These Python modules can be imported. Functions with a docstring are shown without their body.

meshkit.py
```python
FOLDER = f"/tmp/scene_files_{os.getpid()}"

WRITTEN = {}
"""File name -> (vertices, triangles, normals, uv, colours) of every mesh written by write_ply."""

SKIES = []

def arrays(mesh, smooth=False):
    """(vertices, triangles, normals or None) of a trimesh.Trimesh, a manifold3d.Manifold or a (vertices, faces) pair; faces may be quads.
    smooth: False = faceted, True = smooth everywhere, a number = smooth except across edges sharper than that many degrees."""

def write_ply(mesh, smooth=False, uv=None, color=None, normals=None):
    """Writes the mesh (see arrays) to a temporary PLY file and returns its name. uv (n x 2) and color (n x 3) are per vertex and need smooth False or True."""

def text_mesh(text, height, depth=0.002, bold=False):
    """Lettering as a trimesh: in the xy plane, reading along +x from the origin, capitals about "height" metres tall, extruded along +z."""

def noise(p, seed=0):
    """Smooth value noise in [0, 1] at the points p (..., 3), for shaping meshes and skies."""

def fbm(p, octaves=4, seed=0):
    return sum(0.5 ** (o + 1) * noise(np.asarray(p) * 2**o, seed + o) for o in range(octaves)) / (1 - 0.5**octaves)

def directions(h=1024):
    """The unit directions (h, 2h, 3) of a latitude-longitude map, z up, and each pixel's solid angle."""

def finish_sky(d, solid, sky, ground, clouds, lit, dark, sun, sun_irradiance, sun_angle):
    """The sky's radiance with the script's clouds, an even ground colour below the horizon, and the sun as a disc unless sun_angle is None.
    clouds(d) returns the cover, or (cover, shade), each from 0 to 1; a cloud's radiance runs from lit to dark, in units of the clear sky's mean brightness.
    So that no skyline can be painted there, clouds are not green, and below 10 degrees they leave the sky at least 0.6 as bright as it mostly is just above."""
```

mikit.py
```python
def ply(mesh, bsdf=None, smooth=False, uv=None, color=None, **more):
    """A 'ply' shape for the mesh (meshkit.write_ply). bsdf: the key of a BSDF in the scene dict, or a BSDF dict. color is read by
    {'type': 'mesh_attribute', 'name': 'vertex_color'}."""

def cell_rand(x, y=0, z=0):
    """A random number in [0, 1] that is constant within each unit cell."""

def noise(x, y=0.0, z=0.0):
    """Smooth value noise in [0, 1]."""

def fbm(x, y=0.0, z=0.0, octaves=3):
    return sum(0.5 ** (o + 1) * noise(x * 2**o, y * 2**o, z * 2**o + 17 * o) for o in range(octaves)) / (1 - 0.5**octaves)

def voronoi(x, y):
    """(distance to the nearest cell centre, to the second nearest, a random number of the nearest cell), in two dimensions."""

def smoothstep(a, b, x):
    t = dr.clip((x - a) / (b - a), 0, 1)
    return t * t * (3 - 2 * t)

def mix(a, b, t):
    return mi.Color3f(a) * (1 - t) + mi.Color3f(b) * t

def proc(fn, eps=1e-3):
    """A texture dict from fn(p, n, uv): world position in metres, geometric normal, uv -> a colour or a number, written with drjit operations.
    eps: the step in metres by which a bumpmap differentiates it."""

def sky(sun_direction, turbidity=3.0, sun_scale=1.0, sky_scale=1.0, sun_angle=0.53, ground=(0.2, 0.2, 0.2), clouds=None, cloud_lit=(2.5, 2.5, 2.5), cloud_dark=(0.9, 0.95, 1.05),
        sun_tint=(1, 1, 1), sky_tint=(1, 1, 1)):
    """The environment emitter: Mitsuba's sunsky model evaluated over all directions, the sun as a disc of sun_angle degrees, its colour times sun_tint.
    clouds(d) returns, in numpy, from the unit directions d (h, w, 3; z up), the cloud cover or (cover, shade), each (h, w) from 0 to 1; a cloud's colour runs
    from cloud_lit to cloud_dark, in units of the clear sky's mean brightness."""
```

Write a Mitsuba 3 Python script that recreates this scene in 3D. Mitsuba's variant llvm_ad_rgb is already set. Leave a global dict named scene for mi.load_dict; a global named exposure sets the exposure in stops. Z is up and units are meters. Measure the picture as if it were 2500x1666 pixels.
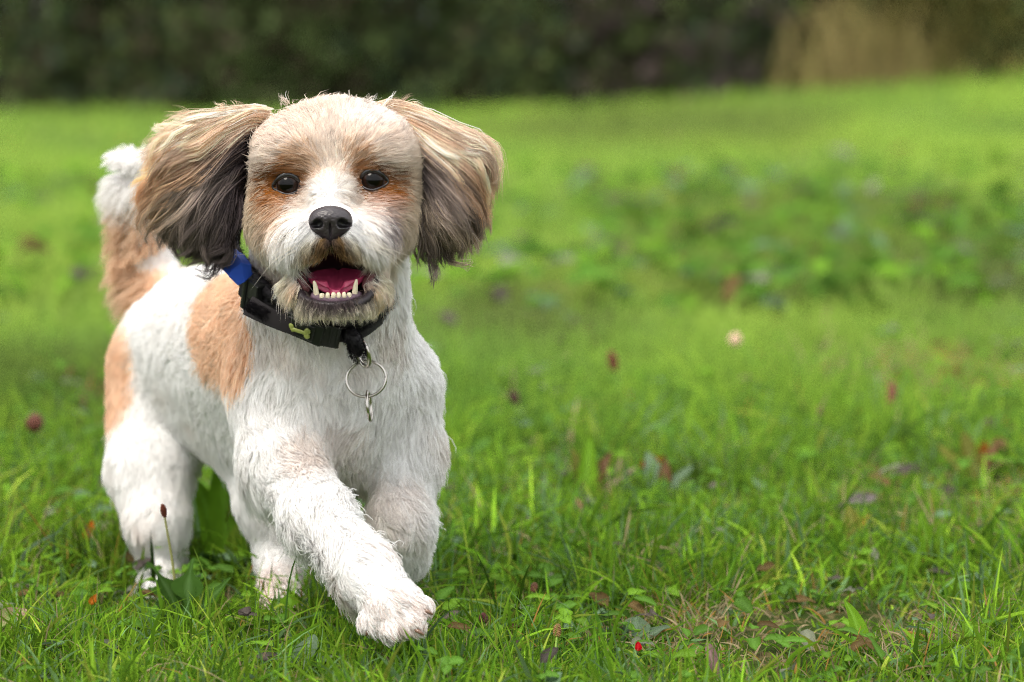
import math
import numpy as np, trimesh, mitsuba as mi, drjit as dr
from scipy.spatial import cKDTree
import meshkit, mikit

T = mi.ScalarTransform4f
scene, labels = {}, {}
DENS = 1.0

# ------------------------------------------------------------------ camera, light, exposure
EYE = np.array([0.0, 0.0, 0.5])
K = 2 * 0.157 / 2500                       # tangent per pixel of the 2500 px wide photograph
PITCH = math.atan((833 - 42) * K)
FW = np.array([0, math.cos(PITCH), -math.sin(PITCH)])
UP = np.array([0, math.sin(PITCH), math.cos(PITCH)])
RT = np.array([1.0, 0, 0])


def at(u, v, Y):
    """World point at the distance Y (metres along y) seen at u, v of the photograph."""
    d = FW + (u - 1250) * K * RT + (833 - v) * K * UP
    return EYE + d * (Y / d[1])


FOCUS = float((at(720, 470, 2.53) - EYE) @ FW)
scene['camera'] = {
    'type': 'thinlens', 'fov': math.degrees(2 * math.atan(0.157)), 'fov_axis': 'x',
    'aperture_radius': 0.0115, 'focus_distance': FOCUS, 'near_clip': 0.05, 'far_clip': 400.0,
    'to_world': T().look_at(origin=EYE.tolist(), target=(EYE + FW).tolist(), up=[0, 0, 1]),
}
exposure = 3.2
scene['sky'] = mikit.sky([-0.35, -0.45, 0.85], turbidity=3, sun_scale=0.24, sun_angle=25, sun_tint=(0.90, 0.98, 1.12), ground=(0.06, 0.12, 0.03),
                         clouds=lambda d: (np.ones(d.shape[:2]), 0.5 * (1 - np.clip(d[..., 2], 0, 1))))   # overcast, brighter overhead
labels['sky'] = {'kind': 'structure'}


# ------------------------------------------------------------------ helpers
def srgb(*c):
    c = np.array(c, float) / 255
    return np.where(c < 0.04045, c / 12.92, ((c + 0.055) / 1.055) ** 2.4)


def unit(v):
    v = np.asarray(v, float)
    return v / (np.linalg.norm(v, axis=-1, keepdims=True) + 1e-12)


def add(key, mesh, bsdf, smooth=True, color=None, normals=None, uv=None):
    path = meshkit.write_ply(mesh, smooth if normals is None else False, uv, color, normals=normals)
    scene[key] = {'type': 'ply', 'filename': path, 'face_normals': meshkit.WRITTEN[path][2] is None,
                  'bsdf': {'type': 'ref', 'id': bsdf}}
    return key


def tag(key, label=None, category=None, group=None, kind=None):
    labels[key] = {k: v for k, v in dict(label=label, category=category, group=group, kind=kind).items() if v}


def spline(pts, n):
    """Catmull-Rom through pts, n samples."""
    p = np.asarray(pts, float)
    p = np.vstack([2 * p[0] - p[1], p, 2 * p[-1] - p[-2]])
    m = len(p) - 3
    t = np.linspace(0, m, n)
    i = np.minimum(t.astype(int), m - 1)
    f = (t - i)[:, None]
    a, b, c, d = p[i], p[i + 1], p[i + 2], p[i + 3]
    return 0.5 * (2 * b + (c - a) * f + (2 * a - 5 * b + 4 * c - d) * f ** 2 + (3 * b - a - 3 * c + d) * f ** 3)


def ribbons(P, W, N, width, color0, color1=None, taper=0.7, roundness=0.35, base=1.0):
    """P (n,s,3) centre lines, W (n,s,3) unit width directions, N (n,s,3) shading normals, width (n,), colours (n,3) at root and tip.
    One pointed ribbon per line."""
    n, s, _ = P.shape
    t = np.linspace(0, 1, s)
    wf = (1 - t ** 2.2) ** taper * (base + (1 - base) * np.minimum(1, t / 0.35))
    off = W * (0.5 * width[:, None] * wf[None])[..., None]
    L, Rr = (P - off)[:, :-1], (P + off)[:, :-1]
    nl, nr = unit(N - roundness * W)[:, :-1], unit(N + roundness * W)[:, :-1]
    V = np.concatenate([np.stack([L, Rr], 2).reshape(n, -1, 3), P[:, -1:]], 1)
    NN = np.concatenate([np.stack([nl, nr], 2).reshape(n, -1, 3), unit(N[:, -1:])], 1)
    color1 = color0 if color1 is None else color1
    C = color0[:, None] * (1 - t)[None, :, None] + color1[:, None] * t[None, :, None]
    C = np.concatenate([np.repeat(C[:, :-1], 2, 1), C[:, -1:]], 1)
    m = 2 * (s - 1) + 1
    f = []
    for i in range(s - 2):
        a = 2 * i
        f += [[a, a + 1, a + 3], [a, a + 3, a + 2]]
    f.append([m - 3, m - 2, m - 1])
    F = (np.array(f)[None] + (np.arange(n) * m)[:, None, None]).reshape(-1, 3)
    return V.reshape(-1, 3), F, NN.reshape(-1, 3), C.reshape(-1, 3)


def join(parts):
    at_, V, F, N, C = 0, [], [], [], []
    for v, f, n, c in parts:
        V.append(v), F.append(f + at_), N.append(n), C.append(c)
        at_ += len(v)
    return np.vstack(V), np.vstack(F), np.vstack(N), np.vstack(C)


def add_ribbons(key, parts, bsdf):
    v, f, n, c = join(parts) if isinstance(parts, list) else parts
    return add(key, (v, f), bsdf, color=np.clip(c, 0, 1), normals=n)


def tube(pts, radius, sides=8, closed=False, squash=None):
    """A tube mesh along pts; radius a number or one per point."""
    p = np.asarray(pts, float)
    n = len(p)
    r = np.broadcast_to(radius, (n,))
    t = unit(np.roll(p, -1, 0) - np.roll(p, 1, 0)) if closed else unit(np.gradient(p, axis=0))
    a = np.zeros_like(p)
    a0 = np.cross(t[0], [0.31, 0.2, 0.93])
    for i in range(n):
        a0 = a0 - t[i] * (a0 @ t[i])
        a0 = a0 / np.linalg.norm(a0)
        a[i] = a0
    b = np.cross(t, a)
    ang = np.arange(sides) * 2 * np.pi / sides
    v = p[:, None] + r[:, None, None] * (np.cos(ang)[None, :, None] * a[:, None] + np.sin(ang)[None, :, None] * b[:, None])
    q = []
    for i in range(n if closed else n - 1):
        for j in range(sides):
            i2, j2 = (i + 1) % n, (j + 1) % sides
            q.append([i * sides + j, i * sides + j2, i2 * sides + j2, i2 * sides + j])
    v = v.reshape(-1, 3)
    q = np.array(q)
    f = np.vstack([q[:, [0, 1, 2]], q[:, [0, 2, 3]]])
    if not closed:
        v = np.vstack([v, p[0], p[-1]])
        e = []
        for j in range(sides):
            j2 = (j + 1) % sides
            e += [[n * sides, j2, j], [n * sides + 1, (n - 1) * sides + j, (n - 1) * sides + j2]]
        f = np.vstack([f, e])
    return v, f


def cat(meshes):
    V, F, k = [], [], 0
    for v, f in meshes:
        V.append(v), F.append(np.asarray(f) + k)
        k += len(v)
    return np.vstack(V), np.vstack(F)


def ellipsoid(c, r, sub=3, axes=None):
    m = trimesh.creation.icosphere(subdivisions=sub)
    v = m.vertices * np.asarray(r)
    if axes is not None:
        v = v @ np.asarray(axes)
    return v + np.asarray(c), m.faces


VC = {'type': 'mesh_attribute', 'name': 'vertex_color'}
scene['mat_fur'] = {'type': 'principledthin', 'base_color': VC, 'roughness': 0.55, 'spec_trans': 0.0, 'diff_trans': 0.95, 'sheen': 0.0, 'eta': 1.35}
scene['mat_skin'] = {'type': 'twosided', 'bsdf': {'type': 'principled', 'base_color': VC, 'roughness': 0.7, 'specular': 0.3}}
scene['mat_grass'] = {'type': 'principledthin', 'base_color': VC, 'roughness': 0.5, 'spec_trans': 0.0, 'diff_trans': 1.0, 'eta': 1.4}


def sstep(a, b, x):
    t = np.clip((x - a) / (b - a), 0, 1)
    return t * t * (3 - 2 * t)


def blob(q, c, r, soft=0.35):
    d = np.linalg.norm((q - np.asarray(c)) / np.asarray(r), axis=-1)
    return 1 - sstep(1 - soft, 1 + soft, d)


def over(col, c, m):
    return col * (1 - m[:, None]) + np.asarray(c) * m[:, None]


# ------------------------------------------------------------------ the meadow
def rise(x, y):
    """Height of the ground."""
    x, y = np.asarray(x, float), np.asarray(y, float)
    bumps = 0.016 * (meshkit.fbm(np.stack([x * 1.7, y * 1.7, 0 * x], -1), 2, 21) - 0.5) * np.clip((y - 2.9) / 2, 0, 1)
    side = np.log1p(np.exp(np.clip(x * 2.2, -30, 30))) / 2.2
    return bumps + 0.082 * side * np.clip(y / 16.5, 0, 1.6) ** 2 * np.clip(1.5 - side / 40, 0.5, 1)


gx = np.concatenate([-np.geomspace(120, 4, 26), np.linspace(-3.8, 3.8, 77), np.geomspace(4, 120, 26)])
gy = np.concatenate([np.linspace(-40, 1.5, 12), np.linspace(1.7, 9, 74), np.linspace(9.3, 26, 50), np.geomspace(27, 300, 22)])
X, Y = np.meshgrid(gx, gy, indexing='ij')
gv = np.stack([X, Y, rise(X, Y)], -1)
i, j = np.meshgrid(np.arange(len(gx) - 1), np.arange(len(gy) - 1), indexing='ij')
a = (i * len(gy) + j).ravel()
gq = np.stack([a, a + len(gy), a + len(gy) + 1, a + 1], 1)


def soil(p, n, uv):
    big = mikit.fbm(p.x * 3.1, p.y * 3.1, 2.0, 3)
    fine = mikit.fbm(p.x * 90, p.y * 45, 7.0, 3)
    c = mikit.mix((0.030, 0.045, 0.012), (0.055, 0.080, 0.018), mikit.smoothstep(0.3, 0.7, big))
    c = mikit.mix(c, (0.16, 0.12, 0.06), 0.6 * mikit.smoothstep(0.52, 0.75, fine))
    far = mikit.smoothstep(3, 7, p.y)
    return mikit.mix(c, (0.18, 0.27, 0.06), far * 0.8)


scene['mat_ground'] = {'type': 'twosided', 'bsdf': {'type': 'diffuse', 'reflectance': mikit.proc(soil)}}
add('ground', (gv.reshape(-1, 3), np.vstack([gq[:, [0, 1, 2]], gq[:, [0, 2, 3]]])), 'mat_ground')
tag('ground', 'meadow ground under the grass', kind='structure')


def ground_at(u, v, h=0.0):
    """The point h above the ground that is seen at u, v."""
    Yd = (0.5 - h) / ((v - 42) * K)
    for _ in range(12):
        p = at(u, v, Yd)
        Yd *= 1 + 0.8 * (p[2] - h - rise(p[0], p[1])) / max(0.5 - h, 0.1)
    return at(u, v, Yd)


GREENS = np.array([[0.112, 0.232, 0.016], [0.155, 0.275, 0.022], [0.074, 0.172, 0.018], [0.115, 0.205, 0.080], [0.225, 0.290, 0.040]])
DRY = np.array([0.40, 0.32, 0.19])
g1, g2 = ground_at(1950, 1560), ground_at(2300, 930)
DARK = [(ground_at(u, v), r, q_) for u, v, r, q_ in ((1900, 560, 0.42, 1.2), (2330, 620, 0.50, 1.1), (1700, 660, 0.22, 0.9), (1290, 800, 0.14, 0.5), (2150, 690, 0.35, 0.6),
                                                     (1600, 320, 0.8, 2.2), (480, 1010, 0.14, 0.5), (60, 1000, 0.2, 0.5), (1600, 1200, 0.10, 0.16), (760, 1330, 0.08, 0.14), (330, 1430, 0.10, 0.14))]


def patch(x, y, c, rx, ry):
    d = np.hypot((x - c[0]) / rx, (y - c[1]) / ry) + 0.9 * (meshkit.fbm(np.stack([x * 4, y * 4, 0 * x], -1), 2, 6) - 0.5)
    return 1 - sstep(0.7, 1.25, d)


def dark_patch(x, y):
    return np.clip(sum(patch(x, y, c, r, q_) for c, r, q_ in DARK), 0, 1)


def dry_patch(x, y):
    return np.clip(patch(x, y, g1, 0.16, 0.17) + 0.7 * patch(x, y, g2, 0.22, 0.26) + 0.35 * patch(x, y, ground_at(2330, 1240), 0.14, 0.3), 0, 1)


def blades(y0, y1, density, hmean, wmean, rng, seg=4, margin=0.12, tuft=0.6, per=14, spread=0.012, flat=0.0):
    """Grass blades between the distances y0 and y1, part of them in tufts; every one its own height, lean, curl, twist and colour."""
    half = lambda y: 0.157 * y * 1.02 + margin + 0.07 * y
    n = int(density * (y1 - y0) * 2 * half((y0 + y1) / 2))

    def spot(m):
        y = np.sqrt(y0 ** 2 + rng.random(m) * (y1 ** 2 - y0 ** 2))
        return (rng.random(m) * 2 - 1) * half(y), y

    x, y = spot(n)
    az, tone = rng.random(n) * 6.283, np.zeros(n)
    size = np.ones(n)
    m = int(n * tuft)
    cx, cy = spot(max(1, m // per))
    own = rng.integers(len(cx), size=m)
    off = rng.normal(size=(m, 2)) * spread
    x[:m], y[:m] = cx[own] + off[:, 0], cy[own] + off[:, 1]
    az[:m] = np.arctan2(off[:, 1], off[:, 0]) + 0.7 * rng.normal(size=m)
    tone[:m] = (0.22 * rng.normal(size=len(cx)))[own]
    size[:m] = (0.75 + 0.75 * rng.random(len(cx)) ** 1.5)[own]
    thick = meshkit.fbm(np.stack([x * 7, y * 4, 0 * x], -1), 2, 31)
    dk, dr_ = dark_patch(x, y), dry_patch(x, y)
    keep = rng.random(n) < np.clip(0.1 + 1.5 * thick - 0.25 * dr_, 0.12, 1)
    x, y, thick, dk, dr_, az, tone, size = (q[keep] for q in (x, y, thick, dk, dr_, az, tone, size))
    n = len(x)
    hgt = hmean * size * (0.45 + 0.75 * rng.random(n) + 0.5 * rng.random(n) ** 6) * (0.55 + 0.85 * thick) ** np.where(y > 3.8, 0.5, 1.0) * (1 - 0.35 * dr_)
    lean = np.abs(rng.normal(size=n)) * 0.36 + 0.45 * dr_ * rng.random(n) + flat * (0.5 + 0.9 * rng.random(n))
    curl = rng.random(n) ** 2 * 0.9
    d = np.stack([np.cos(az), np.sin(az), 0 * az], -1)
    root = np.stack([x, y, rise(x, y) - 0.003], -1)
    t = np.linspace(0, 1, seg)[None, :, None]
    H = hgt[:, None, None]
    P = root[:, None] + H * (d[:, None] * (np.sin(lean)[:, None, None] * t + curl[:, None, None] * t ** 2.2) + np.array([0, 0, 1.0]) * ((np.cos(np.minimum(lean, 1.35)))[:, None, None] * t - 0.42 * curl[:, None, None] * t ** 2.5))
    P[..., 2] = np.maximum(P[..., 2], root[:, None, 2])
    tg = unit(np.gradient(P, axis=1))
    tw = rng.random(n) * 6.283
    fa = np.stack([np.cos(tw), np.sin(tw), 0.15 * rng.normal(size=n)], -1)
    Wd = unit(np.cross(tg, fa[:, None] + 0 * tg))
    N = np.cross(Wd, tg)
    N = unit(np.where(N[..., 2:] < 0, -N, N) + np.array([0, 0, 1.0]) * (0.3 + 0.9 * sstep(3.0, 4.8, y))[:, None, None])
    hue = meshkit.fbm(np.stack([x * 2.3, y * 1.2, 0 * x], -1), 3, 41)[:, None] + (0.08 + 0.14 * sstep(5, 3.4, y))[:, None] * rng.normal(size=(n, 1)) + 0.6 * tone[:, None] * sstep(6, 3.4, y)[:, None]
    c = GREENS[0] + (GREENS[1] - GREENS[0]) * sstep(0.45, 0.82, hue) + (GREENS[2] - GREENS[0]) * sstep(0.55, 0.2, hue)
    near_ = sstep(4.2, 3.0, y)[:, None]
    c = np.where(rng.random((n, 1)) < 0.16 * near_, GREENS[3], c)
    c = np.where(rng.random((n, 1)) < 0.08 * near_, GREENS[4], c)
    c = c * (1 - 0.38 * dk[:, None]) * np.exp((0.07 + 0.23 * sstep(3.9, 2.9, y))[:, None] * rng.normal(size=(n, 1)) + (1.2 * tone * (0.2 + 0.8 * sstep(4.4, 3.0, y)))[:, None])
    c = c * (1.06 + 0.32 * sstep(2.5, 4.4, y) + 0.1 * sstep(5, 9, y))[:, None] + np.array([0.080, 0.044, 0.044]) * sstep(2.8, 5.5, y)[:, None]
    dead = rng.random(n) < (0.05 + 0.4 * flat) * (0.15 + 0.85 * sstep(3.8, 2.9, y)) + 0.55 * dr_
    c[dead] = DRY * (0.5 + 0.8 * rng.random((dead.sum(), 1))) * np.where(rng.random((dead.sum(), 1)) < 0.18, [1.05, 0.72, 0.35], [1, 1, 1])
    w = wmean * (0.5 + 1.0 * rng.random(n) ** 1.5) * np.where(dead, 0.6, 1) * np.sqrt(size)
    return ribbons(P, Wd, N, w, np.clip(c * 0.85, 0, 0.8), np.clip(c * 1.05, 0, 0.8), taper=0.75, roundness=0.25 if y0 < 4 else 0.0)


rng_g = np.random.default_rng(2)
lawn = [blades(2.22, 2.75, 40000, 0.032, 0.0026, rng_g, 5), blades(2.75, 3.6, 22000, 0.042, 0.0031, rng_g, 4), blades(3.6, 5.2, 9000, 0.055, 0.0048, rng_g, 4, spread=0.018),
        blades(5.2, 8.5, 3300, 0.065, 0.0085, rng_g, 3, spread=0.03, per=10), blades(8.5, 13, 1100, 0.062, 0.014, rng_g, 3, spread=0.05, per=8), blades(13, 18.2, 460, 0.062, 0.023, rng_g, 3, spread=0.08, per=8)]
# a lower, finer mat of thatch and thin blades fills the gaps near the camera
lawn.append(blades(2.22, 3.1, 30000, 0.022, 0.0012, rng_g, 4, tuft=0.2, flat=0.35))
lawn.append(blades(2.30, 2.95, 3000, 0.050, 0.0016, rng_g, 6, tuft=0.2, flat=0.25))
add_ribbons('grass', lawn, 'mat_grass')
tag('grass', 'uneven green meadow grass with dry blades between', 'grass', kind='stuff')


# ---- broad leaves
def leaf_mesh(base, direction, normal, length, width, lobes=0, fold=0.25, droop=0.3, nx=3, ny=9, wave=0.06, seed=0, tip=1.0, stalk=0.0):
    """One leaf as a curved sheet: (vertices, faces, t along it)."""
    r = np.random.default_rng(seed)
    d, nr = unit(direction), unit(normal)
    nr = unit(nr - d * (d @ nr))
    s_ = np.cross(d, nr)
    t = np.linspace(0, 1, ny)
    w = np.sin(np.pi * np.clip(t, 0, 1) ** 0.75) ** (0.75 * tip) * 0.5
    w = np.maximum(w, 0.05 * (t < 0.9))
    if lobes:
        w = w * (0.72 + 0.42 * np.sign(np.sin(2 * np.pi * lobes * t + 0.6)) * np.abs(np.sin(2 * np.pi * lobes * t + 0.6)) ** 0.6) * (0.6 + 0.5 * t)
    w[-1] = 0.0
    q = np.linspace(-1, 1, 2 * nx - 1)
    Q, TT_ = np.meshgrid(q, t)
    Wq = w[:, None] * width
    ph = r.random(3) * 6.28
    up = fold * np.abs(Q) * Wq + wave * width * np.sin(9 * TT_ + ph[0] + 2 * np.sign(Q)) * np.abs(Q) - droop * length * TT_ ** 2
    v = base + (TT_ * length)[..., None] * d + (Q * Wq + 0.06 * length * np.sin(2.5 * TT_ + ph[1]))[..., None] * s_ + up[..., None] * nr
    m = 2 * nx - 1
    i_, j_ = np.meshgrid(np.arange(ny - 1), np.arange(m - 1), indexing='ij')
    a_ = (i_ * m + j_).ravel()
    f = np.vstack([np.stack([a_, a_ + 1, a_ + m + 1], 1), np.stack([a_, a_ + m + 1, a_ + m], 1)])
    return v.reshape(-1, 3), f, TT_.ravel(), np.abs(Q).ravel()


def leaf_color(c, t, q, v, seed=0, rib=0.35, blotch=None):
    col = np.tile(np.asarray(c, float), (len(t), 1)) * (0.8 + 0.4 * meshkit.fbm(v * 120, 2, seed)[:, None])
    col = col + (rib * col + 0.02) * np.exp(-(q / 0.12) ** 2)[:, None]
    if blotch is not None:
        col = over(col, blotch, sstep(0.52, 0.66, meshkit.fbm(v * 90, 2, seed + 3)))
    return np.clip(col, 0.005, 0.9)


def cover():
    """Small low leaves between the blades: clover, young plantain and dandelion."""
    rng = np.random.default_rng(77)
    V, F, C, k = [], [], [], 0
    for y0, y1, dens, size in ((2.3, 3.3, 1100, 0.014), (3.3, 5.2, 300, 0.019), (5.2, 9.5, 95, 0.045)):
        n = int(dens * (y1 - y0) * 0.36 * (y0 + y1) / 2 * 2)
        y = y0 + (y1 - y0) * rng.random(n)
        x = (rng.random(n) * 2 - 1) * 0.19 * y
        dk = dark_patch(x, y)
        m = rng.random(n) < 0.22 + 0.85 * dk + 0.5 * (meshkit.fbm(np.stack([x * 5, y * 5, 0 * x], -1), 2, 3) > 0.55)
        for x_, y_, d_ in zip(x[m], y[m], dk[m]):
            b = np.array([x_, y_, rise(x_, y_) + size * (0.3 + 1.6 * rng.random())])
            az = rng.random() * 6.28
            three = rng.random() < 0.4
            c = (GREENS[2] * 0.9 if rng.random() < 0.6 else GREENS[0] if rng.random() < 0.7 else np.array([0.10, 0.17, 0.09])) * (0.7 + 0.5 * rng.random())
            if rng.random() < 0.12:
                c = np.array([[0.13, 0.085, 0.03], [0.11, 0.09, 0.08], [0.20, 0.22, 0.15]][rng.integers(3)]) * (0.4 + 0.6 * rng.random())
            for q_ in range(3 if three else 1):
                aa = az + 2.09 * q_
                L = size * (0.7 + 0.5 * rng.random()) * (0.8 if three else 1.6)
                v, f, t, q = leaf_mesh(b, [math.cos(aa), math.sin(aa), 0.35 * rng.normal() + 0.2], [0.3 * rng.normal(), 0.3 * rng.normal() - 0.2, 1], L, L * (0.9 if three else 0.5),
                                       nx=2, ny=6, seed=int(rng.integers(1e6)), tip=0.7)
                V.append(v), F.append(f + k), C.append(leaf_color(c, t, q, v))
                k += len(v)
    return (np.vstack(V), np.vstack(F)), np.vstack(C)


m_, c_ = cover()
scene['mat_leaf'] = {'type': 'principledthin', 'base_color': VC, 'roughness': 0.42, 'spec_trans': 0.0, 'diff_trans': 0.6, 'eta': 1.45}
add('ground_cover', m_, 'mat_leaf', color=c_)
tag('ground_cover', 'low clover and other small leaves between the grass', 'ground cover', kind='stuff')

# ------------------------------------------------------------------ shrubs along the far edge
scene['mat_bark'] = {'type': 'twosided', 'bsdf': {'type': 'principled', 'base_color': mikit.proc(lambda p, n, uv: mikit.mix((0.05, 0.035, 0.025), (0.13, 0.10, 0.075), mikit.fbm(p.x * 25, p.y * 25, p.z * 9))), 'roughness': 0.9}}


def numbered(name):
    k, i_ = name, 0
    while k in labels:
        i_ += 1
        k = f'{name}_{i_:03d}'
    return k


def shrub(name, label, category, x, y, rx, ry, h, cols, n, size, seed, group=None, long=1.6):
    rng = np.random.default_rng(seed)
    key = numbered(name)
    tag(key, label, category, group)
    z0 = float(rise(x, y))
    stems, tips = [], []
    for q_ in range(9):
        az, out = rng.random() * 6.28, 0.25 + 0.7 * rng.random()
        p1 = np.array([x + rx * out * math.cos(az), y + ry * out * math.sin(az), z0 + h * (0.5 + 0.4 * rng.random())])
        p0 = np.array([x + 0.18 * rx * math.cos(az), y + 0.18 * ry * math.sin(az), z0 - 0.03])
        mid = (p0 + p1) / 2 + rng.normal(size=3) * [0.1, 0.1, 0.05]
        line = spline([p0, mid, p1], 8)
        stems.append(tube(line, np.linspace(0.022, 0.006, 8), 6))
        tips += [line[3], line[5], line[7]]
    v, f = cat(stems)
    add(key + '__stems', (v, f), 'mat_bark')
    # leaves in a deep, uneven shell; the lower part of the crown stands almost upright
    cc = np.zeros((60, 3))
    az, zz = rng.random(n) * 6.283, h * (0.01 + 0.99 * rng.random(n) ** 1.25)
    prof = np.where(zz < 0.4 * h, 0.86 + 0.14 * zz / (0.4 * h), np.sqrt(np.clip(1 - ((zz - 0.4 * h) / (0.62 * h)) ** 2, 0, 1)))
    lump = 0.62 + 0.62 * meshkit.fbm(np.stack([np.cos(az) * 2.2 + seed, np.sin(az) * 2.2, zz * 3.2], -1), 2, seed)
    rr = prof * lump * (1 - 0.42 * rng.random(n) ** 2)
    p = np.stack([x + rx * rr * np.cos(az), y + ry * rr * np.sin(az), zz], -1)
    p[:, 2] += rise(p[:, 0], p[:, 1]) + 0.02
    who = (meshkit.noise(np.stack([p[:, 0] * 5, p[:, 1] * 5, p[:, 2] * 5], -1), seed) * 59.9).astype(int)
    d = unit(rng.normal(size=(n, 3)) + [0, 0, 0.2])
    s_ = unit(np.cross(d, unit(rng.normal(size=(n, 3)))))
    L = size * (0.6 + 0.8 * rng.random((n, 1)))
    q = np.stack([p, p + 0.5 * L * d + 0.5 / long * L * s_, p + L * d, p + 0.5 * L * d - 0.5 / long * L * s_], 1)
    hue = np.where(rng.random(n) < 0.6, rng.integers(len(cols), size=60)[who], rng.integers(len(cols), size=n))
    c = np.asarray(cols)[hue] * (0.85 + 0.3 * rng.random((n, 1))) * (0.55 + 0.9 * meshkit.fbm(p * 3.5, 2, seed + 5))[:, None]
    f = (np.array([[0, 1, 2], [0, 2, 3]])[None] + 4 * np.arange(n)[:, None, None]).reshape(-1, 3)
    add(key + '__crown', (q.reshape(-1, 3), f), 'mat_leaf', smooth=False, color=np.repeat(c, 4, 0))
    tag(key + '__crown', None, kind='stuff')
    return key


G1, G2, G3 = [0.100, 0.138, 0.056], [0.125, 0.160, 0.062], [0.090, 0.130, 0.085]
B1, B2, B3 = [0.120, 0.096, 0.070], [0.130, 0.100, 0.100], [0.085, 0.072, 0.048]
DG, DO = [0.27, 0.22, 0.095], [0.22, 0.20, 0.07]
for (lab, u, Yd, rx, h, cols, seed) in (
        ('dark shrub with brownish lower leaves at the left edge of the field', 40, 16.9, 0.68, 2.0, [G1, G3, B1, G2], 1),
        ('dark green shrub with a reddish brown side, second from the left', 420, 17.0, 0.68, 2.2, [G1, B1, G3, G2], 2),
        ('dark shrub with olive green leaves left of the dog head', 700, 16.8, 0.55, 1.9, [G2, B1, G1, G1], 3),
        ('green shrub behind the top of the dog head', 1010, 17.0, 0.62, 2.1, [G2, G1, G3, B3], 4),
        ('dark blue green shrub just right of the dog head', 1290, 16.9, 0.55, 2.0, [G3, G2, G1, B3], 5),
        ('green and brown shrub in the middle of the right half of the hedge', 1530, 16.8, 0.50, 1.9, [G2, B2, B3, G1], 6),
        ('purplish brown shrub left of the tall dry grass', 1740, 16.8, 0.45, 1.8, [B2, G1, G3, B2, G2], 7),
        ('olive shrub with yellowish leaves right of the tall dry grass', 2270, 16.6, 0.45, 1.7, [DO, G2, DO, DO], 8),
        ('mixed olive and dark green shrub at the right edge of the field', 2490, 16.4, 0.5, 1.8, [G2, DO, DO, G1], 9)):
    p_ = at(u, 200, Yd)
    shrub('shrub', lab, 'shrub', p_[0], Yd, rx, 0.6, h, cols, 5200, 0.085, 100 + seed, 'shrubs along the far edge of the field')
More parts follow.
